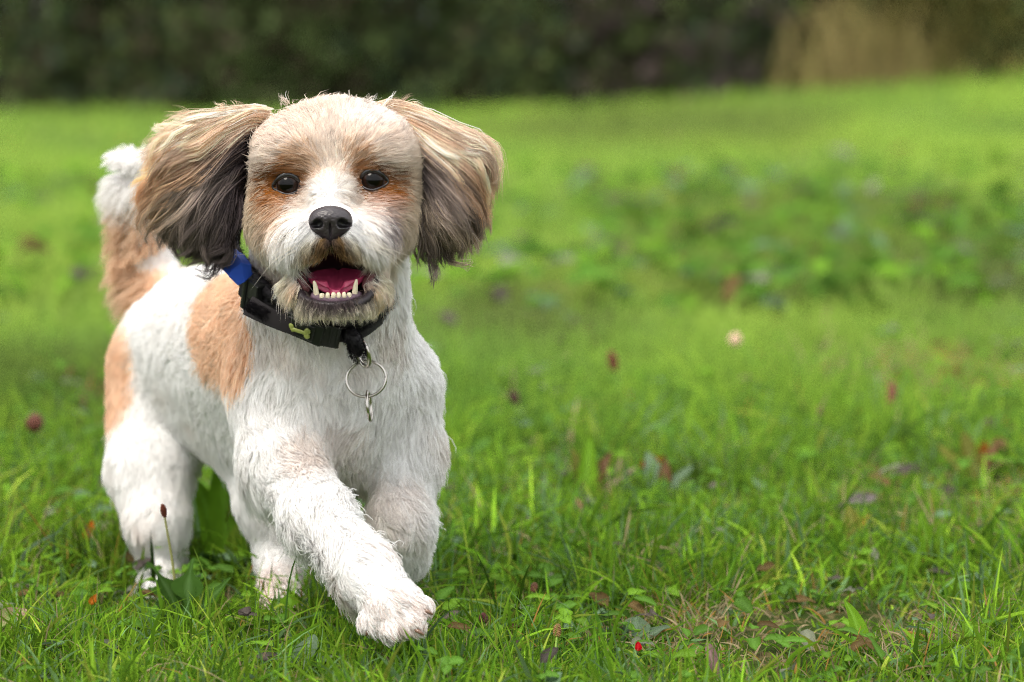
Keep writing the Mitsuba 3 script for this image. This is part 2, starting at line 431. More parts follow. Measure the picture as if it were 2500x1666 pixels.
for q_, (x_, lab) in enumerate(((-3.0, 'tall dark bush behind the shrubs at the left'), (-1.0, 'tall dark bush behind the shrubs over the dog'), (1.1, 'tall dark bush behind the shrubs right of the dog'), (3.0, 'tall dark bush behind the olive shrubs at the right'))):
    shrub('tall_bush', lab, 'bush', x_, 18.6, 1.35, 0.8, 3.2, [G1, B3, G3, B3], 9000, 0.11, 140 + q_, 'tall bushes behind the shrubs')

for q_, (x_, lab) in enumerate(((-4.3, 'wide dark green shrub beyond the left edge'), (-6.4, 'wide dark green shrub farthest to the left'), (4.2, 'wide olive shrub beyond the right edge'), (6.2, 'wide dark green shrub farthest to the right'))):
    shrub('shrub', lab, 'shrub', x_, 17.2, 1.3, 0.7, 2.2, [G1, G2, G3, B1], 4200, 0.12, 160 + q_, 'shrubs along the far edge of the field')
# tall dry grass in front of the shrubs at the right
rng_t = np.random.default_rng(8)
for q_, (u, Yd, n, lab) in enumerate(((2110, 16.2, 150, 'clump of tall pale dry grass at the foot of the shrubs'), (2240, 16.4, 170, 'yellow brown clump of tall grass, second from the left'), (2390, 16.3, 150, 'olive clump of tall grass nearest the right edge'))):
    key = numbered('tall_grass')
    tag(key, lab, 'tall grass', 'clumps of tall dry grass')
    c0 = at(u, 200, Yd)
    n = int(n)
    root = np.stack([c0[0] + rng_t.normal(size=n) * 0.19, Yd + rng_t.normal(size=n) * 0.15, 0 * rng_t.random(n)], -1)
    root[:, 2] = rise(root[:, 0], root[:, 1]) - 0.01
    az, H = rng_t.random(n) * 6.28, (0.18 + 0.72 * rng_t.random(n)) * (0.75 if q_ == 0 else 1.0)
    t = np.linspace(0, 1, 5)[None, :, None]
    dd = np.stack([np.cos(az), np.sin(az), 0 * az], -1)[:, None]
    P = root[:, None] + H[:, None, None] * (dd * (0.10 * t + 0.22 * t ** 2.5) + np.array([0, 0, 1.0]) * (t - 0.25 * t ** 3))
    tg = unit(np.gradient(P, axis=1))
    Wd = unit(np.cross(tg, np.array([0, -1.0, 0]) + 0.5 * rng_t.normal(size=(n, 1, 3))))
    c = np.array([DG, [0.19, 0.165, 0.06], DO][q_]) * (0.45 + 1.1 * rng_t.random((n, 1)))
    add_ribbons(key + '__blades', ribbons(P, Wd, unit(np.cross(Wd, tg)), 0.014 + 0.012 * rng_t.random(n), c), 'mat_leaf')
    tag(key + '__blades', None, kind='stuff')
# ------------------------------------------------------------------ the dog's body: one continuous surface from a smooth union
HC = at(814, 450, 2.55)                     # between the eyes
HR, HU, HF = unit(RT + 0.02 * UP), unit(UP - 0.02 * RT), -FW


def hp(a, b, c):
    """Head point: millimetres to the viewer's right, up, towards the viewer."""
    return HC + (a * HR + b * HU + c * HF) / 1000


HEAD_AXES = np.array([HR, HU, HF])
PRIMS = []   # (kind, data, flow direction, hair length, lift)


def cap(a, b, ra, rb, flow=None, hair=0.011, lift=0.35, k=0.02):
    a, b = np.asarray(a, float), np.asarray(b, float)
    PRIMS.append(('cap', (a, b, ra, rb), unit(b - a) if flow is None else unit(flow), hair, lift, k))


def ell(c, r, flow, hair=0.011, lift=0.35, axes=None, k=0.02):
    PRIMS.append(('ell', (np.asarray(c, float), np.asarray(r, float), np.eye(3) if axes is None else axes), unit(flow), hair, lift, k))


def head(a, b, c, ra, rb, rc, flow, hair, lift=0.3, k=0.012):
    fl = flow[0] * HR + flow[1] * HU + flow[2] * HF
    ell(hp(a, b, c), np.array([ra, rb, rc]) / 1000, fl, hair, lift, HEAD_AXES, k)


def prim_dist(p, prim):
    kind, d = prim[0], prim[1]
    if kind == 'cap':
        a, b, ra, rb = d
        ba = b - a
        h = np.clip((p - a) @ ba / (ba @ ba), 0, 1)
        return np.linalg.norm(p - a - h[..., None] * ba, axis=-1) - (ra + (rb - ra) * h)
    c, r, ax = d
    q = (p - c) @ ax.T
    k0 = np.linalg.norm(q / r, axis=-1)
    k1 = np.linalg.norm(q / (r * r), axis=-1) + 1e-9
    return k0 * (k0 - 1) / k1


back = unit(at(450, 870, 2.98) - at(770, 900, 2.72))
down = np.array([0, 0, -1.0])
# trunk
ell(at(805, 950, 2.70), [0.070, 0.088, 0.086], down + 0.1 * back, 0.013)
cap(at(770, 880, 2.73), at(458, 862, 2.97), 0.083, 0.064, back + 0.5 * down, 0.011, 0.25)
cap(at(770, 1050, 2.75), at(520, 955, 2.93), 0.062, 0.055, back + 0.9 * down, 0.013)
cap(at(800, 850, 2.67), at(806, 560, 2.63), 0.068, 0.060, down, 0.013)
# hind leg at the viewer's left
cap(at(412, 930, 2.97), at(368, 1150, 2.90), 0.056, 0.037, down + 0.1 * back, 0.010)
cap(at(368, 1150, 2.90), at(384, 1280, 2.86), 0.034, 0.025, down, 0.010)
cap(at(384, 1280, 2.86), at(396, 1385, 2.88), 0.023, 0.0165, down, 0.010)
cap(at(398, 1385, 2.88), at(378, 1462, 2.80), 0.018, 0.018, down, 0.012)
# hind leg at the viewer's right, further under the belly
cap(at(640, 980, 2.93), at(668, 1215, 2.80), 0.055, 0.030, down, 0.010)
cap(at(668, 1215, 2.80), at(688, 1370, 2.80), 0.028, 0.019, down, 0.010)
cap(at(685, 1370, 2.80), at(690, 1495, 2.70), 0.017, 0.018, down, 0.008)
ell(at(705, 1505, 2.685), [0.021, 0.026, 0.013], down + unit(RT - FW), 0.010)
# reaching fore leg
cap(at(690, 960, 2.67), at(690, 1125, 2.63), 0.045, 0.031, down, 0.013)
cap(at(690, 795, 2.73), at(495, 798, 2.92), 0.055, 0.053, back + 0.4 * down, 0.010, 0.25)
cap(at(690, 1125, 2.63), at(778, 1262, 2.545), 0.030, 0.023, None, 0.013, 0.45)
cap(at(778, 1262, 2.545), at(895, 1400, 2.475), 0.0225, 0.0195, None, 0.015, 0.5)
cap(at(895, 1400, 2.475), at(960, 1482, 2.445), 0.020, 0.022, None, 0.012, 0.45)
for (u, v, Y) in ((905, 1520, 2.437), (957, 1537, 2.427), (1008, 1522, 2.427), (1024, 1484, 2.436)):
    cap(at(960, 1482, 2.445), at(u, v, Y), 0.012, 0.0100, at(u, v, Y) - at(940, 1440, 2.455), 0.008, 0.3, k=0.0025)
# folded fore leg
cap(at(962, 940, 2.69), at(984, 1110, 2.69), 0.038, 0.031, down, 0.013)
cap(at(988, 1110, 2.69), at(976, 1285, 2.655), 0.028, 0.0215, down, 0.014, 0.4)
cap(at(978, 1285, 2.655), at(980, 1345, 2.665), 0.023, 0.018, down, 0.014, 0.4)
cap(at(980, 1345, 2.665), at(978, 1360, 2.72), 0.017, 0.017, down, 0.012)
# tail core
TAIL = spline([at(455, 742, 3.00), at(400, 700, 3.03), at(366, 640, 3.04), at(346, 565, 3.03), at(336, 485, 3.02), at(328, 415, 3.01)], 11)
for i in range(10):
    cap(TAIL[i], TAIL[i + 1], 0.017 - 0.0009 * i, 0.017 - 0.0009 * (i + 1), None, 0.004, 0.9)
# head
head(1, 19, -38, 61, 49, 56, (0, -0.3, -1), 0.012)
head(-46, 2, -32, 20, 32, 34, (0, -0.3, -1), 0.012)
head(49, 6, -32, 19, 32, 34, (0, -0.3, -1), 0.012)
head(-27, 24, -4, 31, 26, 28, (-0.3, 0.1, 0), 0.013)
head(31, 26, -4, 31, 26, 28, (0.3, 0.1, 0), 0.013)
head(-36, -25, -14, 32, 33, 37, (-0.3, -1, 0), 0.017)
head(35, -23, -16, 29, 33, 37, (0.3, -1, 0), 0.017)
head(0, -12, 17, 18, 20, 24, (0, 0.3, 0.5), 0.006, k=0.014)
head(-20, -43, 26, 24, 20, 24, (-0.4, -1, 0), 0.014, k=0.010)
head(22, -42, 26, 24, 20, 24, (0.4, -1, 0), 0.014, k=0.010)
head(1, -31, 33, 18, 15, 21, (0, 0.5, 0), 0.005, k=0.010)
head(2, -58, -12, 39, 33, 40, (0, -1, 0.2), 0.014)
head(2, -94.5, 13, 27, 9, 31, (0, -1, 0.3), 0.012, k=0.008)
head(-21, -82, 2, 14, 19, 28, (-0.3, -1, 0.2), 0.014, k=0.010)
head(25, -82, 2, 14, 19, 28, (0.3, -1, 0.2), 0.014, k=0.010)
head(-36, 33, -30, 26, 20, 36, (0, -0.3, -1), 0.012)
head(34, 35, -30, 27, 20, 36, (0, -0.3, -1), 0.012)
HOLES = [(hp(2, -74, 30), np.array([25, 19, 40]) / 1000, HEAD_AXES), (hp(1, -60, 44), np.array([12, 11, 16]) / 1000, HEAD_AXES),
         (hp(-34.5, 0, 26), np.array([8.8, 7.6, 12]) / 1000, HEAD_AXES), (hp(31, 2, 26), np.array([8.8, 7.6, 12]) / 1000, HEAD_AXES)]


def body_field(p):
    d = np.full(p.shape[:-1], 1.0)
    for prim in PRIMS:
        if prim[0] == 'cap':
            a, b, ra, rb = prim[1]
            lo, hi = np.minimum(a, b) - max(ra, rb), np.maximum(a, b) + max(ra, rb)
        else:
            lo, hi = prim[1][0] - prim[1][1].max(), prim[1][0] + prim[1][1].max()
        m = np.all((p > lo - 0.05) & (p < hi + 0.05), axis=-1)
        e, o, k = prim_dist(p[m], prim), d[m], prim[5]
        h = np.clip(0.5 + 0.5 * (o - e) / k, 0, 1)
        d[m] = o * (1 - h) + e * h - k * h * (1 - h)
    for c, r, ax in HOLES:
        m = np.all(np.abs(p - c) < r.max() + 0.02, axis=-1)
        e, o, k = -prim_dist(p[m], ('ell', (c, r, ax))), d[m], 0.004
        h = np.clip(0.5 + 0.5 * (o - e) / -k, 0, 1)
        d[m] = o * (1 - h) + e * h + k * h * (1 - h)
    return d


def surface_nets(field, lo, hi, h):
    """A quad surface at zero of the field: coarse cells first, then fine cells where the surface may pass."""
    dims = np.ceil((hi - lo) / h).astype(int) + 1
    B = 8
    nb = -(-dims // B)
    cs = np.stack(np.meshgrid(*[np.arange(n) for n in nb], indexing='ij'), -1).reshape(-1, 3)
    dc = field(lo + (cs * B + B / 2) * h)
    cs = cs[np.abs(dc) < B * h * 0.87 + 0.014]
    off = np.stack(np.meshgrid(*[np.arange(B)] * 3, indexing='ij'), -1).reshape(-1, 3)
    G = np.full(nb * B + 1, 1.0, np.float32)
    full = np.full(nb, 1.0, np.float32)
    full.reshape(-1)[:] = dc
    G[:-1, :-1, :-1] = np.kron(np.sign(full), np.ones((B, B, B), np.float32))
    ids = (cs[:, None] * B + off[None]).reshape(-1, 3)
    for s in range(0, len(ids), 2_000_000):
        q = ids[s:s + 2_000_000]
        G[q[:, 0], q[:, 1], q[:, 2]] = field(lo + q * h)
    S = G < 0
    X, Y, Z = (n - 1 for n in G.shape)
    corner = [(i, j, k) for i in (0, 1) for j in (0, 1) for k in (0, 1)]
    cnt = sum(S[i:X + i, j:Y + j, k:Z + k].astype(np.int8) for i, j, k in corner)
    cells = np.argwhere((cnt > 0) & (cnt < 8))
    num = np.full((X, Y, Z), -1, np.int64)
    num[tuple(cells.T)] = np.arange(len(cells))
    pos, n = np.zeros((len(cells), 3)), np.zeros(len(cells))
    for a in range(8):
        for b in range(a + 1, 8):
            if bin(a ^ b).count('1') != 1:
                continue
            ca, cb = np.array(corner[a]), np.array(corner[b])
            ga, gb = G[tuple((cells + ca).T)], G[tuple((cells + cb).T)]
            m = (ga < 0) != (gb < 0)
            t = ga[m] / (ga[m] - gb[m])
            pos[m] += ca + t[:, None] * (cb - ca)
            n[m] += 1
    v = lo + (cells + pos / n[:, None]) * h
    F = []
    for ax in range(3):
        e = np.zeros(3, int)
        e[ax] = 1
        sl0 = tuple(slice(1, s) for s in (X, Y, Z))
        sl1 = tuple(slice(1 + e[i], s + e[i]) for i, s in enumerate((X, Y, Z)))
        s0, s1 = S[sl0], S[sl1]
        idx = np.argwhere(s0 != s1) + 1
        o1, o2 = np.zeros(3, int), np.zeros(3, int)
        o1[(ax + 1) % 3] = 1
        o2[(ax + 2) % 3] = 1
        q = np.stack([num[tuple((idx - o1 - o2).T)], num[tuple((idx - o2).T)], num[tuple(idx.T)], num[tuple((idx - o1).T)]], 1)
        inside = S[tuple(idx.T)]
        q = np.where(inside[:, None], q, q[:, ::-1])
        F.append(q[(q >= 0).all(1)])
    F = np.vstack(F)
    return v, np.vstack([F[:, [0, 1, 2]], F[:, [0, 2, 3]]])


BODY_V, BODY_F = surface_nets(body_field, np.array([-0.42, 2.38, -0.02]), np.array([0.02, 3.12, 0.50]), 0.0031)
BM = trimesh.Trimesh(BODY_V, BODY_F, process=False)
BODY_N = -0.0 + np.array(BM.vertex_normals)
# ------------------------------------------------------------------ coat: colour, flow, strands
def head_local(p):
    return (p - HC) @ np.stack([HR, HU, HF], 1) * 1000


WHITE, CREAM, PEACH = srgb(243, 242, 241), srgb(231, 220, 209), srgb(231, 215, 203)
TAN, RUST, DEEP = srgb(233, 203, 175), srgb(150, 92, 36), srgb(86, 54, 24)
BEIGE, GREY, SMOKE = srgb(202, 186, 162), srgb(150, 138, 138), srgb(86, 76, 76)


def coat(p):
    """Coat colour of the hair rooted at the points p."""
    j = p + 0.014 * (np.stack([meshkit.fbm(p * 45 + 7 * k, 3, k) for k in range(3)], -1) - 0.5)
    col = np.tile(WHITE, (len(p), 1))
    col = over(col, TAN, blob(j, at(515, 788, 2.70), [0.038, 0.085, 0.056], 0.12))
    col = over(col, TAN, blob(j, at(575, 855, 2.66), [0.020, 0.06, 0.036], 0.10))
    col = over(col, TAN, blob(j, at(245, 915, 2.98), [0.048, 0.13, 0.060], 0.12))
    col = over(col, TAN, blob(j, at(385, 715, 3.04), [0.044, 0.06, 0.024], 0.15))
    col = over(col, srgb(206, 190, 178), 0.5 * blob(j, at(740, 1110, 2.60), [0.02, 0.05, 0.02], 0.5))
    col = over(col, srgb(222, 196, 188), 0.5 * blob(j, at(640, 1450, 2.70), [0.02, 0.06, 0.03], 0.5))
    # faint pinkish and buff tones in the white, stronger where the hair is thin
    col = over(col, srgb(218, 207, 199), 0.45 * sstep(0.50, 0.70, meshkit.fbm(p * 21, 3, 51)) * (np.abs(col[:, 0] - WHITE[0]) < 0.05))
    toes = at(975, 1510, 2.435)
    col = over(col, srgb(206, 178, 164), 0.5 * sstep(0.45, 0.62, meshkit.fbm(p * 150, 2, 52)) * blob(p, toes, [0.034, 0.034, 0.026], 0.4))
    q = head_local(p)
    jn = head_local(j)
    a, b, c = q.T
    ishead = sstep(-70, -52, -np.abs(a) * 0 + b * 0 + c) * sstep(-112, -104, b)
    h = np.tile(CREAM, (len(p), 1))
    h = over(h, PEACH, 0.8 * sstep(22, 44, jn[:, 1]) * (1 - 0.6 * blob(jn, (2, 52, 0), (15, 26, 80), 0.5)))
    h = over(h, WHITE, 0.55 * blob(jn, (34, 52, -10), (26, 14, 50), 0.5))
    h = over(h, srgb(192, 150, 100), 0.65 * blob(jn, (-23, 15, 10), (13, 12, 40), 0.45))
    h = over(h, srgb(192, 150, 100), 0.65 * blob(jn, (22, 17, 10), (13, 12, 40), 0.45))
    h = over(h, BEIGE, 0.8 * blob(jn, (-60, -18, 0), (24, 26, 60), 0.5))
    h = over(h, BEIGE, 0.8 * blob(jn, (58, -12, 0), (20, 26, 60), 0.5))
    for s, ex, ey in ((-1, -35.5, 0), (1, 30.5, 2)):
        h = over(h, RUST, 0.95 * blob(jn, (ex + s * 4, ey - 1, 8), (18, 12, 40), 0.35))
        h = over(h, RUST, 0.85 * blob(jn, (ex + s * 8, ey - 12, 8), (13, 11, 40), 0.45))
        h = over(h, RUST, 0.8 * blob(jn, (ex - s * 8, ey + 9, 8), (10, 9, 40), 0.45))
        h = over(h, DEEP, 0.5 * blob(jn, (ex + s * 8, ey + 3, 8), (13, 5, 40), 0.4))
    h = over(h, WHITE, blob(jn, (-2, -14, 30), (12, 16, 40), 0.5))
    h = over(h, WHITE, blob(jn, (-2, -43, 40), (42, 25, 50), 0.35))
    h = over(h, WHITE, 0.8 * blob(jn, (-32, -52, 10), (26, 22, 50), 0.4))
    h = over(h, srgb(220, 186, 154), 0.6 * blob(jn, (-41, -27, 10), (11, 14, 40), 0.5))
    h = over(h, srgb(222, 198, 186), 0.5 * blob(jn, (36, -20, 10), (12, 10, 40), 0.5))
    h = over(h, srgb(112, 100, 104), 0.85 * blob(jn, (39, -33, 20), (7, 10, 40), 0.6))
    h = over(h, srgb(150, 124, 88), 0.8 * blob(jn, (1, -51, 50), (18, 7, 30), 0.4))
    h = over(h, srgb(224, 216, 192), sstep(-76, -90, b))
    h = over(h, srgb(206, 170, 134), 0.4 * blob(jn, (-33, -84, 10), (9, 10, 30), 0.5))
    h = over(h, srgb(206, 166, 130), 0.4 * blob(jn, (38, -86, 10), (9, 11, 30), 0.5))
    return col * (1 - ishead[:, None]) + h * ishead[:, None]


SKIN_DARK, LIP, PINK = srgb(30, 24, 25), srgb(44, 36, 40), srgb(120, 62, 66)


def body_skin(p, n):
    """Colour of the body surface itself: like the hair on it, with dark lids and lips."""
    col = coat(p) * 0.9
    q = head_local(p)
    m = np.linalg.norm((q - [2, -74, 30]) / [28, 22, 44], axis=1)
    inm = (1 - sstep(0.98, 1.1, m)) * (q[:, 2] > -20)
    col = over(col, srgb(34, 18, 20), np.maximum(inm, (np.abs(q[:, 0] - 1) < 0.6 * np.clip(-q[:, 1] - 42, 0, 40)) * (q[:, 1] < -45) * (q[:, 1] > -84) * (q[:, 2] > 15)))
    for ex, ey in ((-34.5, 0), (31, 2)):
        col = over(col, SKIN_DARK, (1 - sstep(1.1, 1.4, np.linalg.norm((q - [ex, ey, 16]) / [10, 9, 22], axis=1))))
    return col


def prim_weights(p, tau=0.006):
    D = np.stack([prim_dist(p, pr) for pr in PRIMS], 1)
    W = np.exp(-np.clip(D - D.min(1, keepdims=True), 0, 0.2) / tau)
    return W / W.sum(1, keepdims=True)


def grow(p, n, flow, length, lift, width, color, rng, s=4, clump=0.45, every=11, wave=0.0, droop=0.1, tipc=None, spread=0.25, cvar=0.06, tuft=0.0):
    """Strands from the roots p with normals n along flow; returns ribbons."""
    N = len(p)
    fl = flow + spread * rng.normal(size=(N, 3)) * 0.6
    fl = unit(fl - n * (fl * n).sum(1, keepdims=True))
    t = np.linspace(0, 1, s)[None, :, None]
    L = length[:, None, None]
    li = lift[:, None, None] * (1 + 0.35 * rng.normal(size=(N, 1, 1)))
    P = p[:, None] + L * (fl[:, None] * (t * (1 - 0.35 * li) + 0.15 * t * t) + n[:, None] * li * (1.25 * t - 0.55 * t * t))
    P[:, :, 2] -= droop * (L * t * t)[..., 0]
    if wave:
        b = np.cross(n, fl)
        ph = 6.28 * meshkit.noise(p * 60, 5)[:, None, None]
        P = P + b[:, None] * wave * L * np.sin(5.0 * t + ph) * t
    cen = rng.permutation(N)[:max(1, N // every)]
    _, near = cKDTree(p[cen]).query(p)
    ref = P[cen][near]
    cl = clump * (0.4 + 0.9 * rng.random((N, 1, 1)))
    P = P + (ref - P) * np.clip(cl, 0, 0.95) * t ** 1.3
    if tuft:
        c2 = rng.permutation(N)[:max(1, N // (every * 9))]
        _, n2 = cKDTree(p[c2]).query(p)
        P = P + (P[c2][n2] - P) * (tuft * (0.3 + 1.2 * rng.random((len(c2), 1, 1)))[n2]) * t ** 1.6
    P[:, 0] = p
    tg = unit(np.gradient(P, axis=1))
    nn = unit(n[:, None] + 0.55 * rng.normal(size=(N, 1, 3)) * np.ones((1, s, 1)))
    Wd = unit(np.cross(tg, nn))
    face = unit(np.cross(Wd, tg))
    face = np.where((face * n[:, None]).sum(-1, keepdims=True) < 0, -face, face)
    SN = unit(0.9 * n[:, None] + 0.28 * face)
    v = 1 + 0.06 * rng.normal(size=(N, 1))
    v *= (1 + cvar * rng.normal(size=(len(cen), 1)))[near]
    c = np.clip(color * v, 0.01, 0.93)
    return ribbons(P, Wd, SN, width * (0.7 + 0.6 * rng.random(N)), c, c if tipc is None else np.clip(tipc * v, 0.01, 0.93))


def body_coat():
    rng = np.random.default_rng(11)
    tri = BODY_V[BODY_F]
    cen = tri.mean(1)
    area = BM.area_faces
    fn = np.array(BM.face_normals)
    view = unit(EYE - cen)
    facing = (fn * view).sum(1)
    q = head_local(cen)
    isface = (q[:, 2] > -60) & (q[:, 1] > -115) & (np.abs(q[:, 0]) < 95)
    w = area * np.where(facing < -0.35, 0.25, 1.0) * np.where(isface, 3.4, 1.0)
    n_str = int(235_000 * DENS)
    idx = rng.choice(len(cen), n_str, p=w / w.sum())
    r1, r2 = np.sqrt(rng.random(n_str)), rng.random(n_str)
    bc = np.stack([1 - r1, r1 * (1 - r2), r1 * r2], 1)
    p = (tri[idx] * bc[..., None]).sum(1)
    n = unit((BODY_N[BODY_F[idx]] * bc[..., None]).sum(1))
    face = isface[idx]
    q = head_local(p)
    keep = np.ones(n_str, bool)
    keep &= ~((np.linalg.norm((q - [2, -76, 30]) / [29, 22.5, 46], axis=1) < 1) & (q[:, 2] > -20))
    keep &= ~((np.abs(q[:, 0] - 1) < 0.42 * np.clip(-q[:, 1] - 44, 0, 40)) & (q[:, 1] < -47) & (q[:, 1] > -80) & (q[:, 2] > 20))
    for ex, ey in ((-34.5, 0), (31, 2)):
        keep &= np.linalg.norm((q[:, :2] - [ex, ey]) / [9.2, 7.6], axis=1) > 1
    keep &= ~((np.linalg.norm((q[:, :2] - [1, -30]) / [17, 15], axis=1) < 1) & (q[:, 2] > 20))
    p, n, face, q = p[keep], n[keep], face[keep], q[keep]
    W = prim_weights(p)
    flow = W @ np.array([pr[2] for pr in PRIMS])
    hair = W @ np.array([pr[3] for pr in PRIMS])
    lift = W @ np.array([pr[4] for pr in PRIMS])
    swirl = (meshkit.fbm(p * 24, 3, 3) - 0.5) * 2.7
    flow = unit(flow)
    bi = np.cross(n, flow)
    flow = flow * np.cos(swirl)[:, None] + bi * np.sin(swirl)[:, None]
    # on the face the hair radiates from the bridge of the nose and hangs on the cheeks
    a, b, c = q.T
    f2 = np.stack([a * 1.0, (b + 10), 0 * a], 1)
    f2 = unit(f2) + np.array([0, -0.9, 0]) * sstep(-16, -45, b)[:, None] + np.array([0, 0, -0.5]) * sstep(20, 55, b)[:, None]
    brow = np.exp(-((np.abs(a) - 42) / 22) ** 2 - ((b - 14) / 14) ** 2)
    f2 = f2 + (np.stack([np.sign(a), -0.35 + 0 * a, 0 * a], 1)) * brow[:, None] * 1.2
    f2 = unit(f2) + 0.30 * (np.stack([meshkit.fbm(p * 90, 2, 8 + k) for k in range(3)], 1) - 0.5)
    flow = np.where(face[:, None], f2 @ np.stack([HR, HU, HF]), flow)
    hl = 0.011 + 0.006 * sstep(-14, -40, b) * sstep(14, 30, np.abs(a)) - 0.006 * np.exp(-(a / 10) ** 2) * (b < -4) * (b > -30) \
        + 0.004 * brow + 0.006 * sstep(46, 64, b)
    hl = np.where(np.linalg.norm((q[:, :2] - [1, -30]) / [24, 21], axis=1) < 1, 0.006, hl)
    for ex, ey in ((-34.5, 0), (31, 2)):
        near_eye = np.linalg.norm((q[:, :2] - [ex, ey]) / [17, 15], axis=1) < 1
        hl = np.where(near_eye & (b < ey + 7), 0.0042, hl)
        hl = np.where(near_eye & (b >= ey + 7), 0.009, hl)
    hl = np.where(b < -80, 0.0075, hl)
    hl = np.where((b < -46) & (b > -62) & (np.abs(a) < 27) & (c > 25), 0.010, hl)
    hair = np.where(face, hl, hair)
    lift = np.where(face, 0.32, lift)
    col = coat(p + 0.0035 * rng.normal(size=p.shape))
    # longer feathering along the back of the fore legs
    for a_, b_ in ((at(690, 1125, 2.63), at(895, 1400, 2.475)), (at(988, 1110, 2.69), at(978, 1300, 2.66))):
        ax_ = unit(b_ - a_)
        h_ = (p - a_) @ ax_
        dist = np.linalg.norm(p - a_ - h_[:, None] * ax_, axis=1)
        feath = (h_ > -0.01) & (h_ < np.linalg.norm(b_ - a_)) & (dist < 0.045) & (n @ unit([-0.5, 0.4, -0.8]) > 0.35)
        hair = np.where(feath, hair * 1.75, hair)
    hair = hair * (0.55 + 0.75 * rng.random(len(p))) * np.where(face, 1.0, 0.55 + 0.75 * meshkit.fbm(p * 38, 2, 61))
    fly = rng.random(len(p)) < 0.012
    beard = face & (b < -42) & (rng.random(len(p)) < 0.02) & (np.abs(a) > 12)
    hair = np.where(fly & ((~face) | (b > 12)), hair * 1.7, np.where(beard, hair * 1.9, hair))
    lift = np.where(fly, lift * 1.5, lift)
    out = []
    for m, s, cl, ev, wv, wd in ((face, 4, 0.55, 10, 0.10, 0.00062), (~face, 4, 0.55, 20, 0.17, 0.00098)):
        out.append(grow(p[m], n[m], flow[m], hair[m], lift[m], wd, col[m], rng, s, cl, ev, wv, 0.12,
                        tipc=col[m] * 1.03, cvar=0.10 if wd < 0.0007 else 0.05, tuft=0.14 if wd < 0.0007 else 0.26))
    return out


add('dog__body', (BODY_V, BODY_F), 'mat_skin', color=np.clip(body_skin(BODY_V, BODY_N), 0, 1), normals=BODY_N)
tag('dog', 'small white and tan long eared dog running through grass with its mouth open', 'dog')
add_ribbons('dog__coat', body_coat(), 'mat_fur')
tag('dog__coat', 'short white fur with tan patches', kind='stuff')
# ------------------------------------------------------------------ eyes, nose, mouth
GLOSSY = dict(type='principled', roughness=0.25, specular=0.5, clearcoat=1.0, clearcoat_gloss=0.97)
scene['mat_eye'] = {**GLOSSY, 'base_color': VC, 'roughness': 0.08, 'specular': 0.2, 'clearcoat': 0.12}
scene['mat_wet'] = {'type': 'twosided', 'bsdf': {**GLOSSY, 'base_color': VC, 'roughness': 0.38, 'clearcoat': 0.6, 'clearcoat_gloss': 0.85}}
scene['mat_nose'] = {'type': 'twosided', 'bsdf': {'type': 'bumpmap', 'arbitrary': mikit.proc(lambda p, n, uv: mikit.noise(p.x * 750, p.y * 750, p.z * 750) * 0.0004, 2e-4),
                                                'bsdf': {'type': 'principled', 'base_color': VC, 'roughness': 0.42, 'specular': 0.6, 'clearcoat': 0.35, 'clearcoat_gloss': 0.8}}}
scene['mat_lip'] = {'type': 'twosided', 'bsdf': {'type': 'principled', 'base_color': VC, 'roughness': 0.5, 'specular': 0.4, 'clearcoat': 0.15, 'clearcoat_gloss': 0.7}}
scene['mat_tooth'] = {'type': 'twosided', 'bsdf': {**GLOSSY, 'base_color': VC, 'roughness': 0.3, 'clearcoat': 0.5}}


def colored(key, mesh, bsdf, c, smooth=True):
    v, f = mesh
    return add(key, (v, f), bsdf, smooth=smooth, color=np.tile(np.asarray(c, float), (len(v), 1)) if np.ndim(c) == 1 else c)


for i, (ea, eb, ec, side) in enumerate(((-34.5, 0.0, 10.7, -1), (31.0, 2.0, 10.7, 1))):
    key = 'dog__eye' + ('_001' if i else '')
    o = hp(ea, eb, ec)
    v, f = ellipsoid([0, 0, 0], [0.0100] * 3, 4)
    ax = unit(HF + 0.10 * side * HR - 0.06 * HU)
    g = v @ ax / 0.0100
    ang = np.degrees(np.arccos(np.clip(g, -1, 1)))
    nz = meshkit.fbm(v * 900, 3, 4)
    col = np.tile(srgb(32, 16, 8), (len(v), 1)) * (0.5 + 0.9 * nz[:, None])
    col = over(col, srgb(3, 2, 2), 1 - sstep(30, 37, ang))
    col = over(col, srgb(16, 9, 7), sstep(44, 50, ang))
    col = over(col, srgb(120, 100, 96), sstep(58, 62, ang) * 0.6)
    add(key, (v + o, f), 'mat_eye', color=col)
    # lids: a dark rim along an almond with a drawn-out outer corner
    th = np.linspace(0, 2 * np.pi, 41)[:-1]
    ra = 8.7 + 3.6 * np.maximum(0, np.cos(th)) ** 6 + 2.0 * np.maximum(0, -np.cos(th)) ** 8
    x, y = side * ra * np.cos(th), 7.4 * np.sin(th) * np.where(np.sin(th) > 0, 0.98, 1.06) - 1.6 * (np.abs(np.cos(th)) ** 4)
    rr = np.hypot(x, y)
    z = np.sqrt(np.maximum(10.3 ** 2 - np.minimum(rr, 9.6) ** 2, 0)) - 0.35 * np.maximum(0, rr - 9.0)
    ring = np.array([hp(ea + a, eb + b, ec + c) for a, b, c in zip(x, y, z)])
    rad = (0.85 + 1.7 * np.maximum(0, np.sin(th))) / 1000
    tv, tf = tube(ring, rad, 10, closed=True)
    lc = np.repeat(srgb(12, 9, 10) + (srgb(44, 39, 43) - srgb(12, 9, 10)) * np.clip(-np.sin(th) * 1.4 - 0.1, 0, 1)[:, None], 10, 0)
    colored(key + '__lid', (tv, tf), 'mat_wet', lc)

